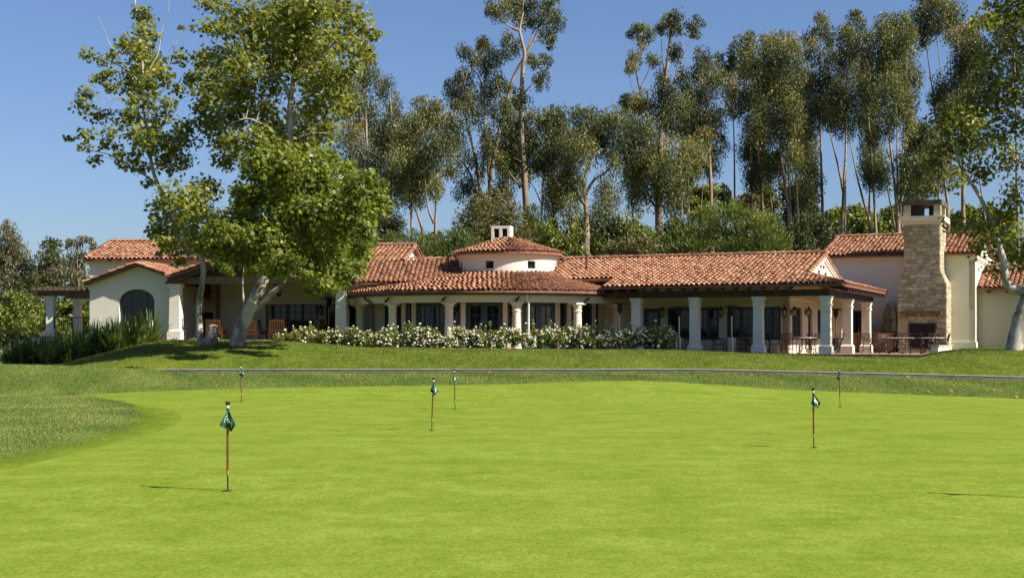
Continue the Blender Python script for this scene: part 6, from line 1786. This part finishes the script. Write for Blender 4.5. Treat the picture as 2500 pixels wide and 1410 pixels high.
# tree belt behind the viewer (it shows as reflections in the windows)
rng = np.random.default_rng(89)
bw = []
for k in range(90):
    bw.append((rng.uniform(-70, 70), -60 - rng.uniform(0, 25), rng.uniform(3, 13), rng.uniform(3.5, 7)))
P = np.concatenate([np.array(b[:3]) + unit(rng.normal(size=(420, 3))) * b[3] * (rng.random((420, 1)) ** .5) for b in bw])
P[:, 2] = np.abs(P[:, 2])
V, Fc = leaves_from(P, unit(rng.normal(size=P.shape)), unit(rng.normal(size=P.shape)), np.full(len(P), 1.1), np.full(len(P), .8), HEX)
tag(np_obj('woodland', V, Fc, M['leaf_dark'], tint=np.repeat(rng.random(len(P)), 6)), 'belt of trees behind the green, mirrored in the window panes', 'woodland', kind='stuff')
gm = MB(); gm.add([(-300, -200, -.02), (300, -200, -.02), (300, 4.2, -.02), (-300, 4.2, -.02)], [(0, 1, 2, 3)]); tag(gm.build('ground', M['green']), kind='structure')
# wooded hillside behind everything
rng = np.random.default_rng(88)
bl = []
for k in range(150):
    x = rng.uniform(430, 2560); bl.append((x, 622 - abs(rng.normal()) * 26 - 22 * math.exp(-((x - 1880) / 200) ** 2), rng.uniform(24, 44), rng.uniform(18, 30)))
V, Fc, T = cloud(rng, bl, 150, 80, .42, .22, HEX, 'any', yoff=12, clump=.4)
tag(np_obj('woodland', V, Fc, M['leaf_dark'], tint=T), 'dark wooded hillside seen between the tree trunks', 'woodland', kind='stuff')
# ---- far left
shrub('grey_gum_tree', 'grey olive tree at the left picture edge with pale trunk', 128, [(20, 575, 30, 32), (40, 630, 42, 42), (8, 640, 40, 48), (30, 700, 50, 42), (-30, 660, 40, 60), (62, 672, 30, 36), (18, 545, 14, 12)], 40, M['leaf_grey'], 'hang', dens=46, L=.30, Wd=.11, cat='tree', trunks=[(11, [(14, 790), (12, 745), (6, 690), (10, 630), (18, 580)]), (5, [(28, 690), (32, 660), (42, 625)])])
shrub('grey_gum_tree', 'dark bushy tree second from the left edge', 126, [(128, 600, 26, 20), (118, 640, 34, 30), (108, 690, 42, 42), (150, 665, 30, 40), (80, 700, 34, 34)], 41, M['leaf_dark'], dens=40, L=.32, Wd=.14, cat='tree', tshift=.1)
shrub('grey_gum_tree', 'airy grey tree just left of the upper left tiled roof', 118, [(195, 585, 28, 16), (188, 625, 30, 28), (165, 665, 44, 34), (205, 680, 34, 40), (170, 590, 16, 14), (222, 600, 14, 14), (190, 720, 50, 34)], 42, M['leaf_grey'], 'hang', dens=38, L=.30, Wd=.11, cat='tree', trunks=[(7, [(196, 790), (192, 700), (188, 640), (194, 590)]), (4, [(190, 660), (205, 620), (215, 595)])])
shrub('lemon_bush', 'bright yellow green bush left of the pergola post', 100, [(50, 755, 42, 36), (72, 790, 32, 30), (20, 775, 40, 34), (40, 725, 24, 18), (85, 760, 20, 30), (-20, 780, 50, 40)], 43, M['leaf_bright'], dens=52, L=.20, Wd=.12, cat='bush', shape=HEX)
shrub('dark_bush', 'dark bush in shade below the bright bush at left', 104, [(20, 820, 60, 34), (80, 830, 40, 26), (-40, 820, 60, 40), (60, 800, 50, 30)], 44, M['leaf_dark'], dens=44, cat='bush')
shrub('lemon_bush', 'green bush seen through the iron fence under the pergola', 98, [(160, 775, 34, 26), (200, 780, 30, 30), (150, 805, 40, 22), (200, 810, 36, 20), (175, 745, 40, 24)], 45, M['leaf_bright'], dens=24, L=.34, Wd=.2, cat='bush', tshift=-.1, shape=HEX)
shrub('dark_bush', 'dark hedge bush behind the pergola columns', 108, [(140, 760, 40, 40), (190, 760, 44, 44), (220, 790, 40, 40), (120, 800, 40, 36), (170, 820, 60, 26)], 46, M['leaf_dark'], dens=44, cat='bush')
shrub('dark_hedge', 'tall dark hedge behind the bright bush at the left edge', 112, [(-10, 790, 60, 50), (50, 780, 60, 50), (100, 790, 50, 46), (30, 740, 50, 40), (90, 750, 40, 36), (150, 800, 50, 40), (210, 800, 50, 40), (250, 790, 40, 40)], 47, M['leaf_dark'], dens=40, cat='hedge')

# ------------------------------------------------------------------ roses
rosr = random.Random(77)
RX = list(np.linspace(700, 1622, 25))
zone = ['at the left end of the bed below the loggia window', 'below the left loggia pillar', 'before the gutter downpipe']
near = [(700, 'leftmost low rose bush with few blooms below the wide loggia window'), (738, 'low sparse rose bush second from the left end'), (777, 'sparse rose bush below the lantern of the loggia'), (815, 'rose bush hiding the foot of the loggia right pillar, left side'), (853, 'rose bush right of the loggia pillar foot'),
        (892, 'rose bush below the left end of the round eave'), (930, 'rose bush with tall shoots before the leftmost round door'), (968, 'rose bush before the second round column'), (1007, 'rose bush left of the first full double door'), (1045, 'rose bush before the middle of the first double door'),
        (1084, 'rose bush left of the third round column'), (1122, 'dense rose bush right of the third round column'), (1161, 'tall blooming rose bush before the left leaf of the centre door'), (1199, 'rose bush before the right leaf of the centre door'), (1237, 'rose bush left of the fourth round column'),
        (1276, 'rose bush before the white downpipe'), (1314, 'rose bush before the left leaf of the fourth door'), (1353, 'rose bush before the right leaf of the fourth door'), (1391, 'heavily blooming rose bush left of the last round column'), (1430, 'heavily blooming rose bush right of the last round column'),
        (1468, 'tallest white blooming rose bush before the last round door'), (1507, 'rose bush below the bright steel heater hood'), (1545, 'rose bush before the first big porch pillar'), (1583, 'tall rose bush with shaded blooms before the porch door'), (1618, 'rightmost rose bush ending beside the first porch heater')]
def ico():
    p = (1 + 5 ** .5) / 2
    v = np.array([(-1, p, 0), (1, p, 0), (-1, -p, 0), (1, -p, 0), (0, -1, p), (0, 1, p), (0, -1, -p), (0, 1, -p), (p, 0, -1), (p, 0, 1), (-p, 0, -1), (-p, 0, 1)], float)
    v /= np.linalg.norm(v[0])
    f = np.array([(0, 11, 5), (0, 5, 1), (0, 1, 7), (0, 7, 10), (0, 10, 11), (1, 5, 9), (5, 11, 4), (11, 10, 2), (10, 7, 6), (7, 1, 8), (3, 9, 4), (3, 4, 2), (3, 2, 6), (3, 6, 8), (3, 8, 9), (4, 9, 5), (2, 4, 11), (6, 2, 10), (8, 6, 7), (9, 8, 1)])
    return v, f
IV, IF = ico()
for k, (px, lb) in enumerate(near):
    rng = np.random.default_rng(700 + k)
    Y = 62.6 + rng.uniform(-.3, .3) + (1.6 if px < 800 else 0.6 if px < 900 else 0)
    x = (px - 1250) / F * Y; z = ground(x, Y)
    f = min(1, max(0, (px - 720) / 350)); 
    hpx = 40 + 14 * f + (7 if 1350 < px < 1500 else 0) + rng.uniform(-5, 5)
    py0 = HZ + (CZ - z) * F / Y
    t = thing('rose_bush', lb, 'rose bush', (x, Y, z), 0, 'white rose bushes in front of the round room')
    bl = []
    for j in range(9):
        bl.append((px + rng.uniform(-24, 24), py0 - hpx * rng.uniform(.22, .76), rng.uniform(14, 21), hpx * rng.uniform(.24, .34)))
    sh = []
    for j in range(rng.integers(1, 4)):
        qx = px + rng.uniform(-20, 20); qy = py0 - hpx * rng.uniform(.95, 1.28)
        sh.append((qx, qy)); bl.append((qx, qy + 8, 4, 9)); bl.append((qx, qy + 20, 5, 9))
    V, Fc, T = cloud(rng, bl, Y, 520, .085, .055, RHOMB[0], 'any', yoff=.12, clump=.4, ysp=1.1)
    np_obj('foliage', V, Fc, M['leaf_rose'], t, T)
    mb = MB()
    for j in range(7):
        a = rng.uniform(0, 6.28); mb.tube([Vector((x + .08 * math.cos(a), Y + .08 * math.sin(a), z - .05)), Vector((x + .25 * math.cos(a), Y + .25 * math.sin(a), z + .35)), Vector((x + .4 * math.cos(a), Y + .3 * math.sin(a), z + hpx * .0145))], [.012, .009, .004], 5)
    for (qx, qy) in sh:
        e = W(qx, qy, Y); mb.tube([Vector((x, Y, z)), e * .6 + Vector((x, Y, z)) * .4, e], [.010, .007, .004], 4)
    mb.build('stems', M['bark_dark'], t)
    nb = int(9 + 82 * f + (36 if 1340 < px < 1500 else 0) - (12 if 860 < px < 960 else 0))
    c = []
    for j in range(nb):
        b = bl[int(rng.integers(0, 9) * rng.random() ** .5)]
        th = rng.uniform(-1.2, 4.3); r = rng.uniform(.5, 1.1)
        c.append(W(b[0] + b[2] * r * math.cos(th), b[1] - b[3] * r * math.sin(th) - 1, Y - rng.uniform(-.05, .42)))
    for (qx, qy) in sh: c.append(W(qx, qy - 1, Y)); 
    c = np.array([tuple(v) for v in c]); n = len(c)
    r = rng.uniform(.028, .072, n) * rng.uniform(.75, 1.1, n)
    sq = np.stack([r * rng.uniform(.8, 1.2, n), r, r * rng.uniform(.6, .9, n)], 1)
    jit = 1 + rng.uniform(-.22, .18, (n, 12, 1))
    V = (c[:, None, :] + IV[None] * jit * sq[:, None, :]).reshape(-1, 3)
    Fc = (IF[None] + (np.arange(n) * 12)[:, None, None]).reshape(-1, 3)
    np_obj('blossoms', V, Fc, M['petal'], t, np.repeat(rng.random(n), 12))

# ------------------------------------------------------------------ flax clumps down the left slope
def flax(label, px, Y, hpx, seed, n=120, spread=1.0):
    rng = random.Random(seed)
    x = (px - 1250) / F * Y; z = ground(x, Y)
    t = thing('flax_plant', label, 'flax plant', (x, Y, z), 0, 'flax plants along the left slope')
    H = 1.22 * hpx * Y / F
    mb = MB()
    for k in range(n):
        a = rng.uniform(0, 2 * math.pi); L = H * rng.uniform(.75, 1.3); tilt = abs(rng.gauss(.42, .34)) * spread
        d = Vector((math.cos(a), math.sin(a), 0)); s = Vector((-math.sin(a), math.cos(a), 0))
        base = d * rng.uniform(0, .22) + Vector((rng.uniform(-.12, .12), rng.uniform(-.12, .12), -.05))
        wd = rng.uniform(.026, .046); droop = rng.uniform(.2, 1.3) * tilt
        pts = []
        p = base.copy(); ang = tilt * .55
        m = 6
        for i in range(m + 1):
            f = i / m
            pts.append((p.copy(), wd * (1 - f ** 3 * .95) * (.7 + .3 * min(1, f * 3))))
            ang += droop / m * (1 + 2 * f)
            p += (d * math.sin(ang) + Vector((0, 0, math.cos(ang)))) * (L / m)
        vs = []
        for q, w_ in pts: vs += [q - s * w_, q + s * w_]
        mb.add(vs, [(2 * i, 2 * i + 1, 2 * i + 3, 2 * i + 2) for i in range(m)], min(1, max(0, rng.gauss(.42, .2))))
    mb.build('leaves', M['leaf_flax'], t, local=True)
FX = [(372, 66.0, 62, 'tallest sunlit flax plant at the top of the slope under the arched window'), (345, 65.4, 60, 'tall flax plant left of the tallest sunlit one'), (318, 65.2, 60, 'flax plant below the left side of the arched window'), (290, 64.6, 66, 'flax plant below the plain left part of the gable wall'),
      (262, 64.2, 66, 'flax plant in the middle of the slope under the gable wall edge'), (236, 63.6, 66, 'flax plant just right of the terrace wall end'), (210, 63.2, 64, 'flax plant in front of the terrace wall end'), (184, 62.8, 64, 'flax plant in front of the terrace wall'),
      (158, 62.4, 62, 'shaded flax plant low on the slope below the iron fence'), (132, 62.0, 58, 'flax plant below the pergola post'), (104, 61.8, 54, 'flax plant left of the pergola post foot'), (76, 61.6, 48, 'low flax plant near the bottom of the slope'), (50, 61.4, 42, 'second last small flax plant at the slope bottom'), (24, 61.2, 32, 'small last flax plant at the left end of the slope'),
      (276, 62.2, 54, 'flax plant standing forward on the slope middle'), (196, 61.0, 52, 'flax plant leaning forward at the lawn edge'), (120, 60.4, 46, 'flax plant at the lower lawn edge'), (330, 63.4, 52, 'forward flax plant at the top of the lawn edge')]
for k, (px, Y, h, lb) in enumerate(FX): flax(lb, px, Y, h, 900 + k)
# agave rosettes by the loggia step
def agave(label, px, Y, hpx, seed):
    rng = random.Random(seed); x = (px - 1250) / F * Y; z = max(ground(x, Y), 0)
    t = thing('agave_plant', label, 'agave', (x, Y, z), 0, 'small agave rosettes along the loggia step')
    mb = MB(); H = hpx * Y / F
    for k in range(22):
        a = k * 2.4; L = H * rng.uniform(.8, 1.15); tilt = .25 + .055 * k
        d = Vector((math.cos(a), math.sin(a), 0)); s = Vector((-math.sin(a), math.cos(a), 0)); ax = d * math.sin(tilt) + Vector((0, 0, math.cos(tilt)))
        w_ = .055
        vs = []
        for f, ww in ((0, .6), (.35, 1), (.7, .8), (1, .03)):
            p = ax * (L * f); vs += [p - s * w_ * ww + ax.cross(s) * (-.01), p + ax.cross(s) * .02, p + s * w_ * ww + ax.cross(s) * (-.01)]
        mb.add(vs, [(3 * i + j, 3 * i + j + 1, 3 * i + j + 4, 3 * i + j + 3) for i in range(3) for j in range(2)], rng.random())
    mb.build('leaves', M['leaf_agave'], t, local=True)
agave('small agave at the left pillar foot', 426, 66.5, 15, 1)
agave('small agave just left of the slender trunk', 470, 66.2, 13, 2)
agave('larger agave right of the stub beside the slender trunk', 523, 66.0, 18, 3)
agave('tiny agave below the middle wooden chair', 612, 66.0, 8, 4)
agave('small agave right of the thick leaning trunk near the roses', 652, 65.8, 12, 5)
agave('small agave under the flax by the pavilion corner', 388, 66.4, 14, 6)

# ------------------------------------------------------------------ grass blades and fallen leaves
rng = np.random.default_rng(5)
def scatter(mask, n, h0, h1, label, w0, mat='blade', wt=None):
    q = np.where(mask)[0]
    ar = np.linalg.norm(np.cross(VV[Q[q, 1]] - VV[Q[q, 0]], VV[Q[q, 3]] - VV[Q[q, 0]]), axis=1)
    vis = (cpx[q] > -80) & (cpx[q] < 2580)
    wgt = ar * vis * (30.0 / cY[q]) ** .8 * (1 if wt is None else wt[q]); wgt /= wgt.sum()
    c = rng.choice(q, n, p=wgt)
    a, b = rng.random((n, 1)), rng.random((n, 1))
    P = VV[Q[c, 0]] * (1 - a) * (1 - b) + VV[Q[c, 1]] * a * (1 - b) + VV[Q[c, 2]] * a * b + VV[Q[c, 3]] * (1 - a) * b
    dd = cY[c] / 30.0
    h = rng.uniform(h0, h1, n); wd = (.0035 + .0045 * dd)
    az = rng.uniform(0, 2 * np.pi, n); s = np.stack([np.cos(az), np.sin(az), np.zeros(n)], 1)
    lean = rng.normal(size=(n, 3)) * .45; lean[:, 2] = 1
    tip = P + unit(lean) * h[:, None]
    P = P - np.array([0, 0, .005])
    V = np.stack([P - s * wd[:, None], P + s * wd[:, None], tip], 1).reshape(-1, 3)
    pat = np.sin(P[:, 0] * 1.9 + 2 * np.sin(P[:, 1] * .8)) * .12 + np.sin(P[:, 0] * .7 + P[:, 1] * 1.3) * .1
    if mat == 'blade':      # drier, paler turf on the bank at the left of the green
        bx, by = cpx[c], cpy[c]
        pat = pat + .13 * np.clip((330 - bx) / 120, 0, 1) * np.clip((by - 945) / 30, 0, 1) - .08
    T = np.repeat(np.clip(rng.normal(.5, .24, n) + pat, 0, 1), 3)
    return tag(np_obj('grass', V, np.arange(n * 3).reshape(n, 3), M[mat], tint=T), label, 'grass', kind='stuff')
scatter(mr & (cY > 18), 190000, .018, .048, 'rough grass blades around the putting green', .0035)
scatter(ml & (cY < 66), 170000, .02, .055, 'short lawn blades on the mound before the clubhouse', .004, 'blade_lawn')
da, db = dpoly(cpx, cpy, FRINGE[2:18]), dpoly(cpx, cpy, FRINGE[18:])
ct = da / (da + db + 1e-6)
scatter(mf & (cY > 14), 15000, .006, .028, 'short mixed blades on the collar of the green', .004, 'blade', np.clip(ct - .25, 0, 1) ** 2.2)
lv = MB()
lr = random.Random(8)
FL = [(2330, 944), (2322, 958), (2480, 972), (1998, 918), (1837, 917), (2220, 922), (1195, 910), (2265, 962), (2425, 955)]
t = None
P = []; D = []; N_ = []
for (px, py) in FL:
    Y = 46.0
    for _ in range(25):
        z = float(terr(px, Y)); Y = max(40, min(48.5, Y + ((CZ - z) * F / (py - HZ) - Y) * .4))
    P.append(((px - 1250) / F * Y, Y, float(terr(px, Y)) + .05)); a = lr.uniform(0, 6.28); D.append((math.cos(a), math.sin(a), .35)); N_.append((lr.uniform(-.3, .3), -.6, .7))
V, Fc = leaves_from(np.array(P), unit(np.array(D)), unit(np.array(N_)), np.full(len(P), .11), np.full(len(P), .11), STAR)
M['dry_leaf'] = mat_leaf('dry_leaf', [(0, (.34, .17, .06)), (1, (.5, .33, .16))])
tag(np_obj('fallen_leaves', V, Fc, M['dry_leaf'], tint=np.repeat(np.random.default_rng(2).random(len(P)), len(STAR))), 'scattered dry fallen leaves on the rough strip', 'leaves', kind='stuff')
